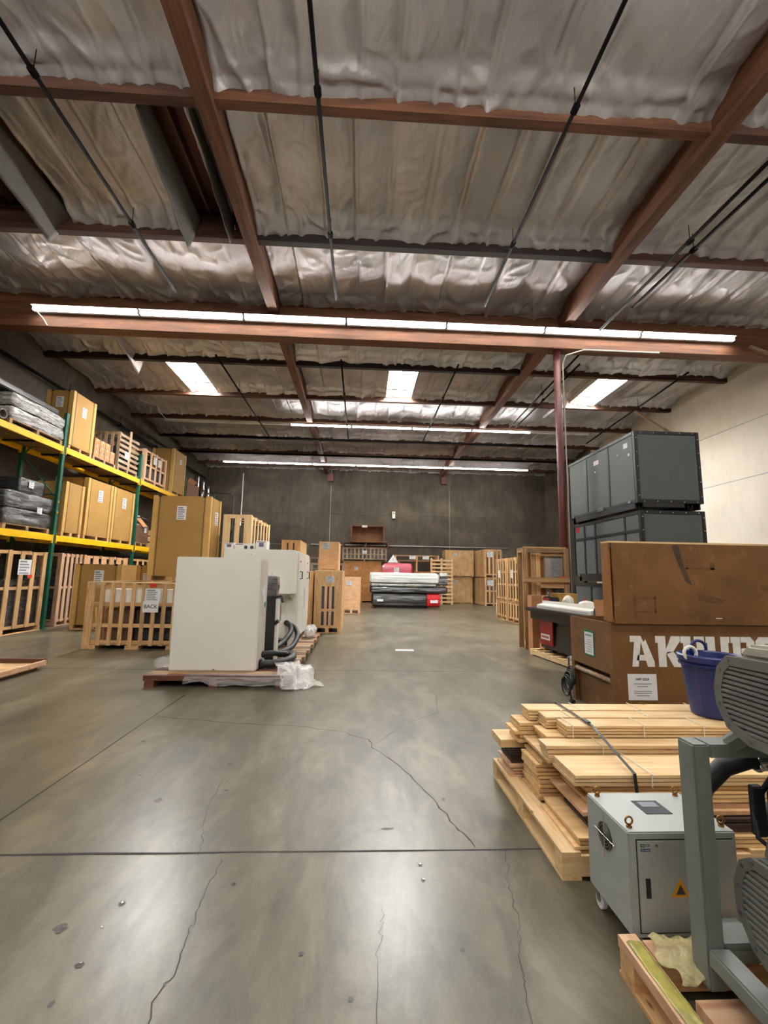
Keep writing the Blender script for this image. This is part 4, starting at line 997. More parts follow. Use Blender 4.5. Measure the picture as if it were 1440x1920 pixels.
# ------------------------------------------------------------------ big brown shipping crate with stencilled name
ak = thing('shipping_crate', 'big worn brown plywood crate with white stencilled letters and raised lid', 'crate', (2.745, 4.94, 0))
AW, AD, AH = 2.3, .98, 1.03
plank(ak, 'front_panel', (0, 0, 0), (AW, .02, AH), 'ply_worn'); plank(ak, 'back_panel', (0, AD - .02, 0), (AW, AD, AH), 'ply_worn')
plank(ak, 'side_panel', (0, .02, .48), (.02, AD - .02, AH), 'ply_worn'); plank(ak, 'side_panel', (.05, .02, 0), (.07, AD - .02, .36), 'ply_worn'); plank(ak, 'side_panel', (AW - .02, .02, 0), (AW, AD - .02, AH), 'ply_worn')
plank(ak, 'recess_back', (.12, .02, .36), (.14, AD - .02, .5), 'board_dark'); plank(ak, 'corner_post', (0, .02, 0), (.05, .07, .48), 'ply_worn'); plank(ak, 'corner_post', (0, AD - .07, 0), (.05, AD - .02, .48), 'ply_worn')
MB().tube([(.03, .08, .40), (.03, AD - .08, .40)], .028, 10).build('grip_bar', 'wood_grey', ak, smooth=True)
plank(ak, 'bottom_panel', (.07, .02, .02), (AW - .02, AD - .02, .04), 'ply_worn')
MB().b2((.1, .1, .04), (AW - .1, AD - .1, .8)).build('packed_contents', 'carton_dark', ak)
l = box('lid', (.03, -.035, AH + .0), (AW + .03, -.015, AH + .88), 'ply_worn', ak)
for a, b in (((.0, -.015, AH + .02), (.02, .14, AH + .88)), ((AW + .01, -.015, AH + .02), (AW + .03, .14, AH + .88))): plank(l, 'lid_side', a, b, 'ply_brown')
plank(l, 'lid_top', (-.0, -.03, AH + .88), (AW + .03, .14, AH + .90), 'pine_pale'); plank(l, 'lid_bottom', (.03, -.015, AH + .005), (AW, .14, AH + .02), 'ply_brown'); plank(l, 'lid_inner_panel', (.05, .1, AH + .05), (AW, .115, AH + .84), 'carton_dark')
plain('tape_residue', srgb(96, 64, 34), .6, var=.3, scale=20); plain('scuff', srgb(70, 52, 36), .6, var=.4, scale=12)
def outline(x0, z0, x1, z1, t=.018):
    for a, b in (((x0, z0), (x1, z0 + t)), ((x0, z1 - t), (x1, z1)), ((x0, z0), (x0 + t, z1)), ((x1 - t, z0), (x1, z1))):
        box('tape_residue', (a[0], -.0362, a[1]), (b[0], -.035, b[1]), 'tape_residue', l)
outline(.26, AH + .12, .5, AH + .29)
box('tape_residue', (.24, -.0365, AH + .05), (.28, -.0352, AH + .32), 'tape_residue', l)
box('tape_residue', (.87, -.036, AH + .6), (1.2, -.035, AH + .62), 'tape_residue', l); box('tape_residue', (.87, -.036, AH + .6), (.89, -.035, AH + .7), 'tape_residue', l); box('tape_residue', (1.15, -.036, AH + .6), (1.2, -.035, AH + .68), 'tape_residue', l)
MB().prism([(.72, AH + .87), (.80, AH + .87), (.84, AH + .66), (.93, AH + .42), (.86, AH + .46), (.78, AH + .66)], 1, -.0362, -.035).build('scuff_mark', 'scuff', l)
MB().prism([(.98, AH + .34), (1.3, AH + .27), (1.24, AH + .22), (1.0, AH + .25)], 1, -.0362, -.035).build('scuff_mark', 'tape_residue', l)
box('tape_scrap', (1.17, -.037, AH + .065), (1.24, -.035, AH + .075), 'paper', l)
GL = {'A': [[(.0, .8), (.0, 1), (.45, 1), (.55, .8)], [(.05, 0), (.30, 0), (.44, .8), (.17, .8)], [(.44, .8), (.55, .8), (.64, .88), (.97, .16), (.97, 0), (.68, 0)], [(.245, .2), (.62, .2), (.575, .38), (.285, .38)]],
      'K': [[(.1, 0), (.42, 0), (.42, 1), (0, 1), (0, .78), (.1, .78)], [(.42, .56), (.66, 1), (1.02, 1), (1.02, .84), (.72, .5), (.42, .42)], [(.45, .48), (.72, .5), (1.04, .15), (1.04, 0), (.72, 0), (.45, .4)]],
      'H': [[(0, 1), (.42, 1), (.42, .36), (.1, .36), (.1, .78), (0, .78)], [(.1, 0), (.42, 0), (.42, .3), (.1, .3)], [(.42, .38), (.66, .38), (.66, .6), (.42, .6)], [(.66, 0), (.98, 0), (.98, 1), (.56, 1), (.56, .8), (.66, .8)]],
      'U': [[(0, 1), (.38, 1), (.38, .25), (.5, .2), (.5, 0), (.25, 0), (.06, .2), (.06, .8), (0, .8)], [(1, 1), (.62, 1), (.62, .25), (.5, .2), (.5, 0), (.75, 0), (.94, .2), (.94, .8), (1, .8)]],
      'R': [[(.08, 0), (.4, 0), (.4, 1), (0, 1), (0, .8), (.08, .8)], [(.43, 1), (.85, 1), (1, .85), (1, .6), (.85, .46), (.43, .46), (.43, .62), (.66, .64), (.66, .82), (.43, .82)], [(.5, .44), (.8, .44), (1.02, 0), (.7, 0)]],
      'S': [[(.15, 1), (1, 1), (1, .78), (.38, .78), (.38, .66), (.15, .5), (0, .62), (0, .86)], [(.15, .5), (.38, .66), (.9, .52), (1, .36), (.85, .4), (.62, .4)], [(1, .38), (1, .14), (.85, 0), (0, 0), (0, .22), (.62, .22), (.62, .38), (.85, .42)]],
      'T': [[(0, 1), (1, 1), (1, .72), (.8, .72), (.8, .8), (.2, .8), (.2, .72), (0, .72)], [(.34, 0), (.66, 0), (.66, .8), (.34, .8)]]}
for i, chh in enumerate('AKHURST'):
    mb = MB(); ox = .2 + i * .285
    for poly in GL[chh]: mb.prism([(ox + px * .272, .575 + pz * .325) for px, pz in poly], 1, -.0025, 0)
    mb.build('stencil_letter', 'white_letter', ak)
pp = paper(ak, 'F', (.31, -.003, .365), .32, .27, 0, name='paper_sign')
text(pp, 'lettering', 'IWF 2024', 'F', (.31, -.008, .445), .036, 'ink', bold=.0004)
for zz, ww in ((.395, .2), (.367, .12), (.318, .2), (.298, .19), (.275, .14)): box('printed_line', (.31 - ww / 2, -.0085, zz), (.31 + ww / 2, -.0072, zz + .008), 'ink_grey', pp)
gl = MB().b2((-.004, .38, .6), (0, .62, .9)).build('green_label', 'sign_green', ak); box('label_paper', (-.007, .4, .62), (-.004, .6, .875), 'paper', gl)
text(gl, 'lettering', 'AKHURST', 'L', (-.0078, .5, .84), .034, 'sign_green'); 
for k in range(6): box('printed_line', (-.0082, .43, .65 + k * .027), (-.007, .57 - .02 * (k % 3), .656 + k * .027), 'ink_grey', gl)
cc = thing('cable_coil', 'coiled black cable hanging low on the left end of the brown crate', 'cable', (2.66, 5.72, .2))
for i in range(5):
    MB().torus((-.02 - .012 * i, .015 * i, .12 - .035 * i), .11 - .01 * (i % 2), .011, 'x', 20, 6).build('cable_loop', 'black_rubber', cc, smooth=True)
MB().tube([(0, .1, .32), (0, .1, .18), (-.03, .05, .02), (-.04, 0, -.1), (-.05, -.06, -.16)], .011, 6).build('cable_end', 'black_rubber', cc, smooth=True); MB().box((-.05, -.07, -.17), (.05, .07, .05)).build('plug', 'black_paint', cc, .008)

# ------------------------------------------------------------------ black table machine on a pallet
RZ = math.radians(6.3)
mp = pallet('pale worn pallet under the black table machine', 3.55, 9.45, 0, 1.3, 3.3, 'pine_pale', 12, RZ, 'X', h=.12)
mp.location = (3.42 + 3.3 * math.sin(RZ), 9.2 - 3.3 * math.cos(RZ), 0)
bmn = thing('table_machine', 'black table machine with a maroon end panel and white rail beside the brown crate', 'machine', (3.33, 9.15, .122), RZ)
MB().b2((0, -2.95, .74), (1.45, 0, .81)).build('table_top', 'black_metal', bmn, .01)
MB().prism([(.16, .08), (1.3, .08), (1.3, .74), (.1, .74), (.1, .68), (.2, .6)], 1, -2.8, -.3).build('body', 'black_metal', bmn)
MB().b2((.05, -2.9, .6), (.12, -.1, .74)).build('table_apron', 'black_paint', bmn, .006)
rp = MB().b2((.135, -.78, .14), (.16, -.3, .6)).build('end_panel', 'machine_maroon', bmn, .006)
npl = box('name_plate', (.130, -.68, .24), (.135, -.36, .34), 'paper', rp)
for k in range(4): box('plate_mark', (.128, -.64 + k * .066, .27), (.130, -.59 + k * .066, .31), 'machine_maroon', rp)
for yy in (-.5, -2.6):
    for xx in (.3, 1.1): MB().tube([(xx, yy, 0), (xx, yy, .08)], .05, 10).build('foot', 'black_rubber', bmn)
gr = MB().prism([(.14, .81), (.34, .81), (.34, .95), (.26, .95), (.26, .9), (.14, .87)], 1, -1.95, -.2).build('gantry_rail', 'white_enamel', bmn, .004)
box('rail_groove', (.137, -1.9, .835), (.141, -.25, .842), 'ink_grey', gr)
MB().b2((.35, -2.0, .812), (.42, -.2, .9)).build('gantry_body', 'black_paint', bmn, .01)
mh = MB().b2((.35, -.34, .9), (.56, -.04, 1.02)).build('machine_head', 'black_metal', bmn, .02); MB().tube([(.36, -.3, 1.02), (.4, -.2, 1.1), (.48, -.08, 1.03)], .02, 8).build('head_cable', 'black_rubber', mh, smooth=True); box('head_trim', (.342, -.3, .93), (.35, -.1, 1.0), 'machine_maroon', mh)
MB().b2((.18, -2.28, .812), (.36, -1.97, .93)).build('rail_motor', 'black_paint', bmn, .015)
def wad(label, x, y, z, r, mat, sx=1, sy=1, sz=.7, name='foam_wad', seed=0, cat='packing'):
    p = thing(name, label, cat, (x, y, z))
    def fn(u, v):
        a = u * 2 * PI; n1 = 1 + .22 * noise.noise(Vector((math.cos(a) * 2 + seed, math.sin(a) * 2, v * 4)))
        return (r * sx * math.sin(v * PI) * math.cos(a) * n1, r * sy * math.sin(v * PI) * math.sin(a) * n1, r * sz * (1 - math.cos(v * PI)) * (1 + .1 * (n1 - 1)))
    MB().grid(fn, 28, 14).build('wad', mat, p, smooth=True)
    return p
wad('white wrapped foam bulge behind the machine head on the black table', 3.97, 8.62, .935, .1, 'foam_white', 1, 1.1, 1.3, seed=1)
wad('white foam roll behind the white rail, left of the plywood crate edge', 4.15, 8.25, .935, .1, 'foam_white', 1.5, 1.4, .9, seed=2)
wad('white foam roll at the near end of the white rail by the open carton', 4.16, 7.5, .935, .11, 'foam_white', 1.5, 1.3, 1.1, seed=3)
wad('small white foam scrap beside the rail motor', 4.05, 6.95, .935, .08, 'foam_white', 1.2, 1.2, .6, seed=4)
t = thing('chipboard_box', 'tall rough chipboard box standing on the floor between the black machine and the timber frame', 'box', (4.12, 9.42, 0))
MB().b2((0, 0, 0), (.42, .3, 1.17)).build('box_body', 'osb', t, .004); box('box_lid', (-.01, -.01, 1.17), (.43, .31, 1.2), 'osb', t)
t = thing('open_carton', 'small open carton with white paper beside the raised brown lid', 'carton', (3.28, 5.95, .93))
for a, b in (((0, 0, 0), (.34, .01, .16)), ((0, .33, 0), (.34, .34, .16)), ((0, .01, 0), (.01, .33, .16)), ((.33, .01, 0), (.34, .33, .16)), ((.01, .01, 0), (.33, .33, .01))): box('carton_wall', a, b, 'carton_brown', t)
MB().box((.16, .36, .21), (.32, .012, .16), Matrix.Rotation(-.25, 3, 'X')).build('carton_flap', 'carton_brown', t); MB().box((.24, .12, .2), (.16, .012, .14), Matrix.Rotation(.5, 3, 'Z')).build('paper_sheet', 'paper', t); MB().b2((.03, .03, .01), (.3, .3, .12)).build('contents', 'foam_white', t, .02)
tag(MB().b2((3.62, 8.95, .122), (3.84, 9.2, .33)).build('yellow_box', 'osb', None, .008), 'small yellowish box standing on the pallet below the maroon panel', 'box')
t = thing('brown_carton', 'tall brown carton standing just beyond the black machine', 'carton', (3.58, 9.35, .0)); MB().b2((0, .1, .0), (.45, .36, 1.15)).build('carton_body', 'carton_brown', t, .006); box('tape', (.22, .098, .0), (.27, .1, 1.15), 'seal_tape', t)
wad('crumpled pale plastic on the near edge of the worn pallet', 3.64, 7.75, .122, .075, 'film_milky', 1.2, 2.2, .6, seed=8, name='plastic_wad')

# open timber frame
fr = thing('timber_frame_crate', 'open rough timber frame crate in front of the red column', 'crate', (3.54, 9.8, 0))
W_, D_, H_ = 1.02, .38, 2.17
for xx in (0, W_ - .1):
    for yy in (0, D_ - .05): plank(fr, 'post', (xx, yy, 0), (xx + .1, yy + .05, H_), 'wood_old')
plank(fr, 'top_rail', (.1, 0, H_ - .1), (W_ - .1, .04, H_ - .005), 'wood_old'); plank(fr, 'top_rail', (.05, .1, H_), (W_, .14, H_ + .03), 'pine'); plank(fr, 'top_rail', (.0, .05, H_ - .1), (.03, D_ - .05, H_), 'wood_old'); plank(fr, 'top_rail', (.42, .06, H_ - .17), (W_, .1, H_ - .08), 'wood_old')
plank(fr, 'middle_rail', (-.0, -.04, 1.42), (W_, 0, 1.53), 'wood_old'); plank(fr, 'middle_rail', (.4, .03, 1.3), (W_, .06, 1.42), 'pine'); plank(fr, 'bottom_rail', (-.0, -.04, .1), (W_, 0, .2), 'wood_old')
for xx in (.26, .37): plank(fr, 'back_slat', (xx, D_ * .6, .1), (xx + .1, D_ * .6 + .025, H_ - .1), 'pine')
plank(fr, 'back_slat', (.58, D_ * .5, .1), (.72, D_ * .5 + .025, H_ - .15), 'wood_grey'); plank(fr, 'inner_panel', (.12, D_ * .75, .1), (W_ - .1, D_ * .78, H_ - .12), 'ply_brown')
plank(fr, 'base_board', (.1, .05, .02), (W_ - .1, D_ - .05, .08), 'wood_old')
MB().b2((.74, .12, .1), (.92, .22, 2.0)).build('wrapped_part', 'wrap_grey_sheen', fr, .02); MB().b2((.5, .07, 1.5), (.92, .1, 1.95)).build('clear_film', 'film', fr); box('orange_tag', (.8, -.03, 1.53), (.95, .06, 1.545), 'sign_red', fr)

# ------------------------------------------------------------------ lumber on a pallet
lp = pallet('long pine pallet under the stacked boards at the right', 1.05, 2.46, 0, 2.1, 1.2, 'pine_pale', 11, 0, 'Y', h=.13)
LG = 'bundles of loose boards stacked on the right pallet'
def bundle(label, x0, y0, y1, z0, z1, n, mat='board', x1=3.1, jit=.02, strings=(), nw=1):
    p = thing('board_bundle', label, 'boards', (x0, y0, z0), 0, LG)
    t = (z1 - z0) / n
    for k in range(n):
        for j in range(nw):
            a = y0 + (y1 - y0) * j / nw; b = y0 + (y1 - y0) * (j + 1) / nw
            dx = random.uniform(0, jit) ; dy = random.uniform(0, .014)
            plank(p, 'board', (dx, a - y0 + dy, k * t + .0), (x1 - x0 + random.uniform(-.05, 0), b - y0 + dy - .015, (k + 1) * t - .0055), mat)
    H_ = z1 - z0
    for sx in strings:
        MB().tube([(sx - x0, -.002, .0), (sx - x0, -.002, H_ + .001), (sx - x0, y1 - y0 + .01, H_ + .001)], .0028, 5).build('string', 'white_matte', p)
    return p
B = bundle
B('ply offcuts lying directly on the pallet at its near edge', 1.12, 2.47, 2.93, .132, .19, 3, 'board', jit=.05)
B('thin boards on the pallet under the far left block', 1.06, 3.32, 3.62, .132, .21, 4, 'pine_pink', 2.9, .05)
B('stack of boards on the pallet midway along its left end', 1.12, 2.98, 3.28, .132, .25, 5, 'board', 2.9, .05)
B('dark brown boards low in the pile above the ply offcuts', 1.22, 2.50, 2.86, .192, .262, 3, 'board_dark', 3.0, .05)
B('wide plywood sheet jutting out above the dark boards', 1.2, 2.52, 2.95, .265, .29, 1, 'plywood', 3.05, 0)
B('dark boards under the pale block at the far left of the pile', 1.08, 3.36, 3.6, .212, .30, 2, 'board_dark', 2.6, .03)
B('pale thick block at the far left end of the pile', 1.03, 3.38, 3.62, .302, .36, 1, 'pine_pale', 2.6, 0)
B('short stacked boards left of centre, above the pallet stack', 1.12, 3.0, 3.28, .252, .34, 4, 'board', 2.8, .04)
B('tall column of boards under the pale near bundle', 1.25, 2.6, 2.95, .292, .395, 5, 'board', 3.05, .05)
B('pale bundle of wide boards at the near side of the pile', 1.17, 2.55, 2.84, .397, .46, 3, 'pine_pale', 3.15, .02, (1.6,))
B('reddish stack of boards in the middle of the pile', 1.16, 2.98, 3.30, .342, .42, 4, 'board', 3.0, .06)
B('pale bundle one step up behind the near bundle', 1.15, 2.86, 3.0, .397, .5, 4, 'pine_pale', 3.12, .03, (1.5, 2.2))
B('loose pinkish board one step below the top bundles', 1.24, 3.01, 3.28, .422, .452, 1, 'pine_pink', 3.1, .01)
B('boards jutting left under the top bundles, far column', 1.10, 3.31, 3.52, .362, .495, 5, 'board', 2.9, .05)
B('boards under the nearest top bundle, jutting left', 1.2, 3.04, 3.28, .454, .495, 2, 'board', 3.0, .04)
B('top bundle of boards tied with white string, nearest of three', 1.34, 3.0, 3.17, .498, .572, 4, 'pine_pale', 3.12, .008, (1.38, 1.85, 2.25, 2.55))
B('top bundle of boards tied with white string, middle of three', 1.28, 3.18, 3.34, .498, .572, 4, 'pine_pale', 3.12, .008, (1.45, 2.0, 2.4))
B('top bundle of boards tied with white string, farthest of three', 1.22, 3.35, 3.52, .498, .572, 4, 'pine_pale', 3.12, .008, (1.6, 2.05, 2.5))
st = thing('black_strap', 'black strap running over the stacked boards down to the near side', 'strap', (1.5, 3.525, .002))
P_ = [(0, .01, .45), (0, 0, .576), (.0, -.53, .577), (.0, -.985, .467), (.0, -1.0, .36), (0, -1.0, .2)]
mb = MB()
vs = []
for q in P_: vs += [(q[0] - .009, q[1], q[2]), (q[0] + .009, q[1], q[2])]
mb.add(vs, [(2 * i, 2 * i + 1, 2 * i + 3, 2 * i + 2) for i in range(len(P_) - 1)]).build('strap_band', 'black_paint', st, thick=.002)
box('buckle', (-.014, -.5, .577), (.014, -.42, .584), 'black_metal', st)
# blue tub
tb = thing('blue_bin', 'blue plastic bin with a white handle standing on the boards', 'bin', (2.52, 3.24, .575))
def lathe(prof, n=28):
    mb = MB(); vs = [(r * math.cos(2 * PI * j / n), r * math.sin(2 * PI * j / n), z) for r, z in prof for j in range(n)]
    return mb.add(vs, [(i * n + j, i * n + (j + 1) % n, (i + 1) * n + (j + 1) % n, (i + 1) * n + j) for i in range(len(prof) - 1) for j in range(n)])
lathe([(0, .0), (.14, 0), (.145, .01), (.185, .34), (.19, .34), (.19, .36), (.205, .365), (.21, .40), (.2, .41), (.19, .40), (.18, .34), (.135, .02), (0, .02)]).build('bin_body', 'bin_blue', tb, smooth=False)
lathe([(.19, .34), (.2, .335), (.2, .35), (.19, .355)]).build('rim_band', 'bin_blue', tb)
MB().torus((-.17, -.03, .42), .045, .011, 'y', 18, 8).build('handle', 'white_enamel', tb, smooth=True)
MB().torus((.05, .18, .42), .06, .011, 'y', 18, 8).build('handle', 'bin_blue', tb, smooth=True)
MB().tube([(-.15, -.05, .40), (-.02, -.02, .33), (.1, .1, .22)], .012, 6).build('tool_handle', 'bin_blue', tb)

# ------------------------------------------------------------------ chiller box
ct = thing('chiller', 'pale grey wheeled chiller box with lifting eyes beside the boards', 'machine', (1.12, 1.97, 0))
W_, D_, Z0, Z1 = .46, .345, .085, .475
MB().b2((0, 0, Z0), (W_, D_, Z1)).build('housing', 'chiller_grey', ct, .005)
d_ = MB().b2((.035, -.004, Z0 + .022), (W_ - .02, .002, Z1 - .03)).build('door', 'chiller_grey', ct, .002)
for a, b in (((.032, -.001, Z0 + .018), (W_ - .017, .001, Z0 + .022)), ((.032, -.001, Z1 - .03), (W_ - .017, .001, Z1 - .026)), ((.031, -.001, Z0 + .018), (.035, .001, Z1 - .026))): box('door_gap', a, b, 'black_paint', ct)
h_ = box('door_latch', (.062, -.009, .235), (.08, -.004, .305), 'pump_dark', d_); 
s1 = box('approval_sticker', (.045, -.0055, .405), (.088, -.004, .437), 'chiller_grey', d_)
box('logo_block', (.047, -.0062, .422), (.066, -.0055, .434), 'ink', d_); text(d_, 'lettering', 'CE', 'F', (.077, -.006, .428), .014, 'ink', .0003); box('logo_block', (.047, -.0062, .406), (.087, -.0055, .416), 'bin_blue', d_); text(d_, 'lettering', 'SGS', 'F', (.0565, -.0066, .428), .008, 'paper', .0002); text(d_, 'lettering', 'TUV NORD', 'F', (.067, -.0066, .411), .007, 'paper', .0002)
MB().tube([(.115, -.007, .427), (.115, -.004, .427)], .005, 10).build('lock', 'brass', d_)
MB().prism([(.165, .235), (.245, .235), (.205, .305)], 1, -.0055, -.004).build('warning_sticker', 'yellow_warning', d_); MB().prism([(.185, .245), (.225, .245), (.205, .282)], 1, -.006, -.0055).build('warning_mark', 'ink', d_)
fg = MB().tube([(-.003, .18, .37), (.01, .18, .37)], .054, 28).build('fan_opening', 'black_paint', ct)
for r in (.018, .03, .042, .054): MB().torus((-.006, .18, .37), r, .0016, 'x', 28, 5).build('guard_ring', 'steel', fg)
for a in (0, PI / 2): MB().tube([(-.007, .18 - .085 * math.cos(a), .37 - .085 * math.sin(a)), (-.007, .18 + .085 * math.cos(a), .37 + .085 * math.sin(a))], .002, 6).build('guard_spoke', 'chrome', fg)
for k in range(5):
    a = k * 2 * PI / 5; MB().box((-.0035, .18 + .032 * math.cos(a), .37 + .032 * math.sin(a)), (.001, .04, .02), Matrix.Rotation(a, 3, 'X')).build('fan_blade', 'black_metal', fg)
for x, y in ((.03, .04), (.035, .31), (W_ - .04, .31), (W_ - .03, .04)):
    e_ = MB().tube([(x, y, Z1), (x, y, Z1 + .008)], .012, 10).build('eye_bolt', 'brass', ct); MB().torus((x, y, Z1 + .026), .015, .0042, 'y', 18, 8).build('eye_ring', 'brass', e_, smooth=True)
pl_ = box('name_plate', (.17, .14, Z1), (.29, .26, Z1 + .002), 'ink', ct); box('plate_print', (.19, .2, Z1 + .002), (.27, .245, Z1 + .003), 'ink_grey', pl_)
for x, y in ((.03, .3), (W_ - .05, .3), (.05, .06), (W_ - .05, .06)):
    c_ = MB().tube([(x - .012, y, .034), (x + .012, y, .034)], .034, 18).build('caster_wheel', 'white_fixture', ct, .003); box('caster_fork', (x - .018, y - .012, .034), (x - .013, y + .012, Z0), 'steel', c_); box('caster_fork', (x + .013, y - .012, .034), (x + .018, y + .012, Z0), 'steel', c_); box('caster_plate', (x - .022, y - .022, Z0 - .006), (x + .022, y + .022, Z0), 'steel', c_)

# ------------------------------------------------------------------ pump set on its pallet, right foreground
gp = thing('machine_pallet', 'pine pallet under the grey pump set in the right corner', 'pallet', (1.03, .5, 0))
plank(gp, 'edge_board', (0, 0, .10), (.07, 1.42, .14), 'pine_pink'); plank(gp, 'edge_board', (.5, 0, .10), (.6, 1.42, .14), 'pine_pink'); plank(gp, 'edge_board', (1.1, 0, .10), (1.2, 1.42, .14), 'pine_pink')
for y in (0, .62, 1.32): plank(gp, 'cross_board', (0, y, .018), (1.2, y + .09, .10), 'pine')
plank(gp, 'bottom_board', (0, 0, 0), (.1, 1.42, .018), 'pine'); plank(gp, 'bottom_board', (1.1, 0, 0), (1.2, 1.42, .018), 'pine')
plank(gp, 'deck_block', (.10, 1.0, .10), (.48, 1.14, .14), 'pine_pink'); plank(gp, 'deck_block', (.10, .25, .10), (.48, .4, .14), 'pine_pink'); plank(gp, 'deck_board', (.09, 1.32, .10), (.48, 1.41, .125), 'pine_pink')
def yplast(u, v):
    x = 1.115 + .25 * u + .02 * math.sin(9 * v); y = 1.68 + .2 * v
    n1 = noise.noise(Vector((x * 14, y * 14, 1))); n2 = noise.noise(Vector((x * 34, y * 34, 2)))
    return (x, y, max(.145, .16 + .035 * n1 + .012 * n2 + .03 * math.sin(PI * u) * math.sin(PI * v)))
sheet('yellowish plastic film crumpled on the pallet before the chiller', yplast, 30, 24, 'film_yellow')
def yplast2(u, v):
    y = 1.0 + .88 * v; x = 1.04 + .055 * u; n1 = noise.noise(Vector((x * 30, y * 12, 6))); return (x, y, .1425 + .012 * abs(n1))
sheet('strip of olive plastic film along the left edge board of the pump pallet', yplast2, 6, 40, 'olive_plastic')
ps = thing('pump_set', 'grey steel frame carrying two louvered pumps in the right foreground', 'machine', (1.2, 1.66, .141))
q_ = .141
MB().b2((0, 0, 0), (.062, .085, .78)).build('frame_post', 'frame_grey', ps, .006)
MB().b2((.062, 0, .735), (.62, .085, .78)).build('frame_arm', 'frame_grey', ps, .004)
MB().b2((.58, 0, 0), (.64, .085, .735)).build('frame_post', 'frame_grey', ps, .006)
MB().b2((.0, -.95, .08), (.075, -.0, .135)).build('base_bar', 'frame_grey', ps, .006)
MB().b2((.075, .0, .08), (.58, .085, .13)).build('base_bar', 'frame_grey', ps, .006); MB().b2((.075, -.5, .09), (.6, -.4, .13)).build('base_bar', 'frame_grey', ps, .006)
MB().b2((.062, .0, .13), (.2, .12, .145)).build('mount_plate', 'frame_grey', ps, .003)
def pump(name, z0, z1, ynear, yfar, topmat, prof, nl, face=.075):
    """prof: outline of the louvered face in (y, z), seen from the left"""
    p = MB().prism(prof, 0, face + .012, face + .50).build(name, 'pump_grey', ps, .012)
    cy = sum(a for a, b in prof) / len(prof); cz = sum(b for a, b in prof) / len(prof)
    inner = []
    n = len(prof)
    for i in range(n):        # inset outline
        a, b, c = Vector(prof[i - 1]), Vector(prof[i]), Vector(prof[(i + 1) % n])
        d1 = (b - a).normalized(); d2 = (c - b).normalized(); n1 = Vector((-d1.y, d1.x)); n2 = Vector((-d2.y, d2.x)); m = (n1 + n2); m = m / max(.3, m.dot(n1))
        inner.append(tuple(b + m * .032))
    ar = sum(prof[i][0] * prof[(i + 1) % n][1] - prof[(i + 1) % n][0] * prof[i][1] for i in range(n))
    if ar < 0: inner = [tuple(2 * Vector(prof[i]) - Vector(inner[i])) for i in range(n)]
    vs = []; fs = []
    for i in range(n):
        vs += [(face, *prof[i]), (face, *inner[i]), (face + .012, *inner[i]), (face + .012, *prof[i])]
    for i in range(n):
        k = (i + 1) % n
        for a in range(4): b = (a + 1) % 4; fs.append((4 * i + a, 4 * k + a, 4 * k + b, 4 * i + b))
    MB().add(vs, fs).build('grille_frame', 'pump_grey', p)
    MB().prism(inner, 0, face + .0105, face + .0135).build('grille_back', 'pump_dark', p)
    za, zb = min(b for a, b in inner), max(b for a, b in inner)
    for k in range(nl):
        z = za + (zb - za) * (k + .5) / nl
        ys = []
        for i in range(n):
            (y1, q1), (y2, q2) = inner[i], inner[(i + 1) % n]
            if (q1 - z) * (q2 - z) < 0: ys.append(y1 + (y2 - y1) * (z - q1) / (q2 - q1))
        if len(ys) >= 2:
            h = (zb - za) / nl * .36
            MB().prism([(face + .001, z + h * .2), (face + .011, z + h * 1.3), (face + .011, z + h * .5), (face + .001, z - h * .9)], 1, min(ys), max(ys)).build('louver', 'pump_grey', p)
    for i in range(n):
        b = (Vector(prof[i]) + Vector(inner[i])) / 2; MB().tube([(face - .002, b.x, b.y), (face, b.x, b.y)], .006, 8).build('screw', 'steel', p)
    return p
U0 = -.66
pu = pump('upper_pump', 0, 0, 0, 0, 'pump_top', [(U0, .83), (-.16, .83), (-.07, .862), (-.03, .93), (-.025, .99), (-.045, 1.06), (-.09, 1.105), (U0, 1.125)], 14)
MB().prism([(U0, 1.122), (-.10, 1.105), (-.14, 1.15), (U0, 1.175)], 0, .11, .56).build('top_cover', 'pump_top', pu, .01)
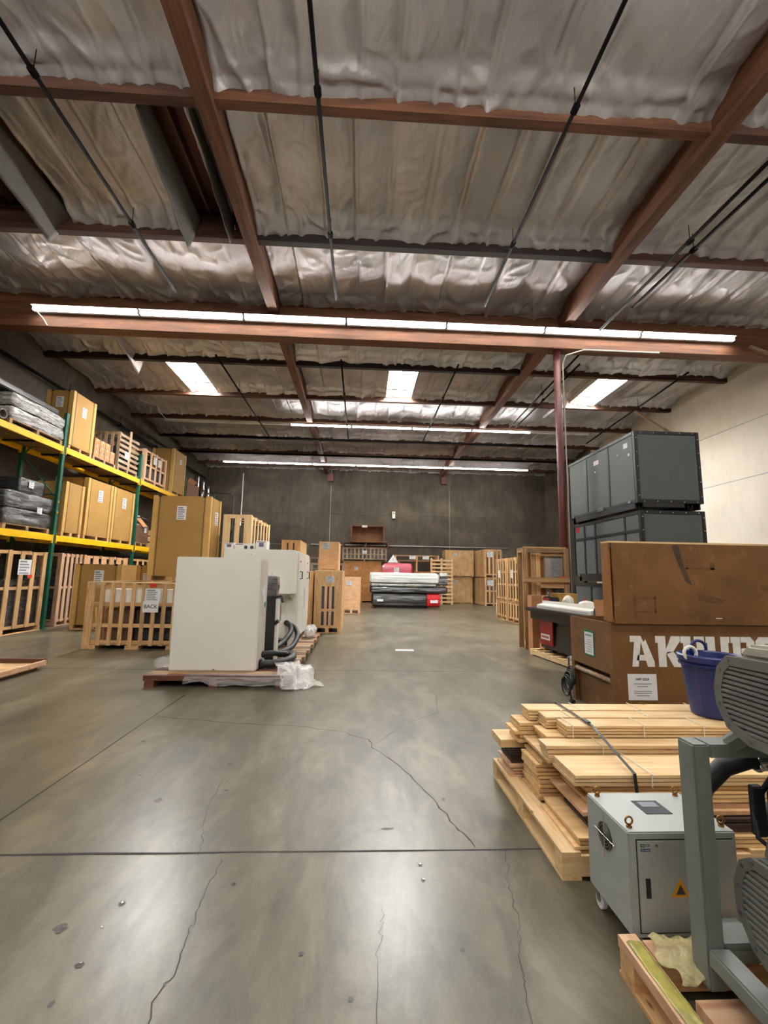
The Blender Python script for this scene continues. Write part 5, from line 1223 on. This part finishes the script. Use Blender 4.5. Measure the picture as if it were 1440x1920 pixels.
MB().b2((.12, -.5, .779), (.5, -.2, .83)).build('pump_mount', 'frame_grey', ps, .005)
MB().tube([(.16, .02, .78), (.16, -.06, .84)], .03, 10).build('mount_leg', 'frame_grey', ps); MB().tube([(.5, .02, .78), (.5, -.06, .84)], .03, 10).build('mount_leg', 'frame_grey', ps)
lo = pump('lower_pump', 0, 0, 0, 0, 'pump_grey', [(U0, .145), (-.19, .145), (-.09, .19), (-.035, .27), (-.03, .36), (-.06, .44), (-.11, .475), (U0, .49)], 14, face=.085)
MB().prism([(U0, .488), (-.11, .475), (-.15, .60), (-.25, .64), (U0, .65)], 0, .12, .58).build('top_cover', 'pump_grey', lo, .012)
MB().b2((.2, -.16, .58), (.36, -.06, .66)).build('terminal_box', 'pump_dark', ps, .006); MB().b2((.36, -.17, .59), (.56, -.04, .655)).build('motor_housing', 'frame_grey', ps, .006)
MB().b2((.17, -.05, .5), (.21, -.02, .66)).build('valve_plate', 'pump_dark', ps, .004)
for pts, r, mt, nm in (([(.10, .15, .46), (.13, .14, .58), (.2, .12, .66), (.3, .1, .7), (.45, .05, .7)], .034, 'black_rubber', 'suction_hose'), ([(.3, .07, .69), (.42, .04, .71), (.55, 0, .70)], .026, 'chrome', 'chrome_pipe'),
                      ([(.2, -.03, .62), (.26, -.05, .72), (.4, -.06, .74), (.55, -.1, .73)], .009, 'black_rubber', 'cable'), ([(.18, -.03, .6), (.17, -.05, .5), (.2, -.1, .47)], .008, 'black_rubber', 'cable'), ([(.28, -.05, .56), (.24, -.04, .5), (.34, -.04, .47), (.42, -.06, .52), (.36, -.06, .57)], .01, 'black_rubber', 'cable'), ([(.26, 0, .55), (.36, .0, .52), (.5, 0, .55)], .04, 'pump_dark', 'elbow_pipe')):
    MB().tube(pts, r, 12).build(nm, mt, ps, smooth=True)
MB().torus((.31, .095, .695), .036, .008, 'x', 18, 6).build('hose_clamp', 'steel', ps, smooth=True)
wad('wad of tan honeycomb paper lying on the upper pump', 1.47, 1.42, 1.312, .06, 'kraft_mesh', 1.3, 1.3, .8, 'paper_wad', 12)
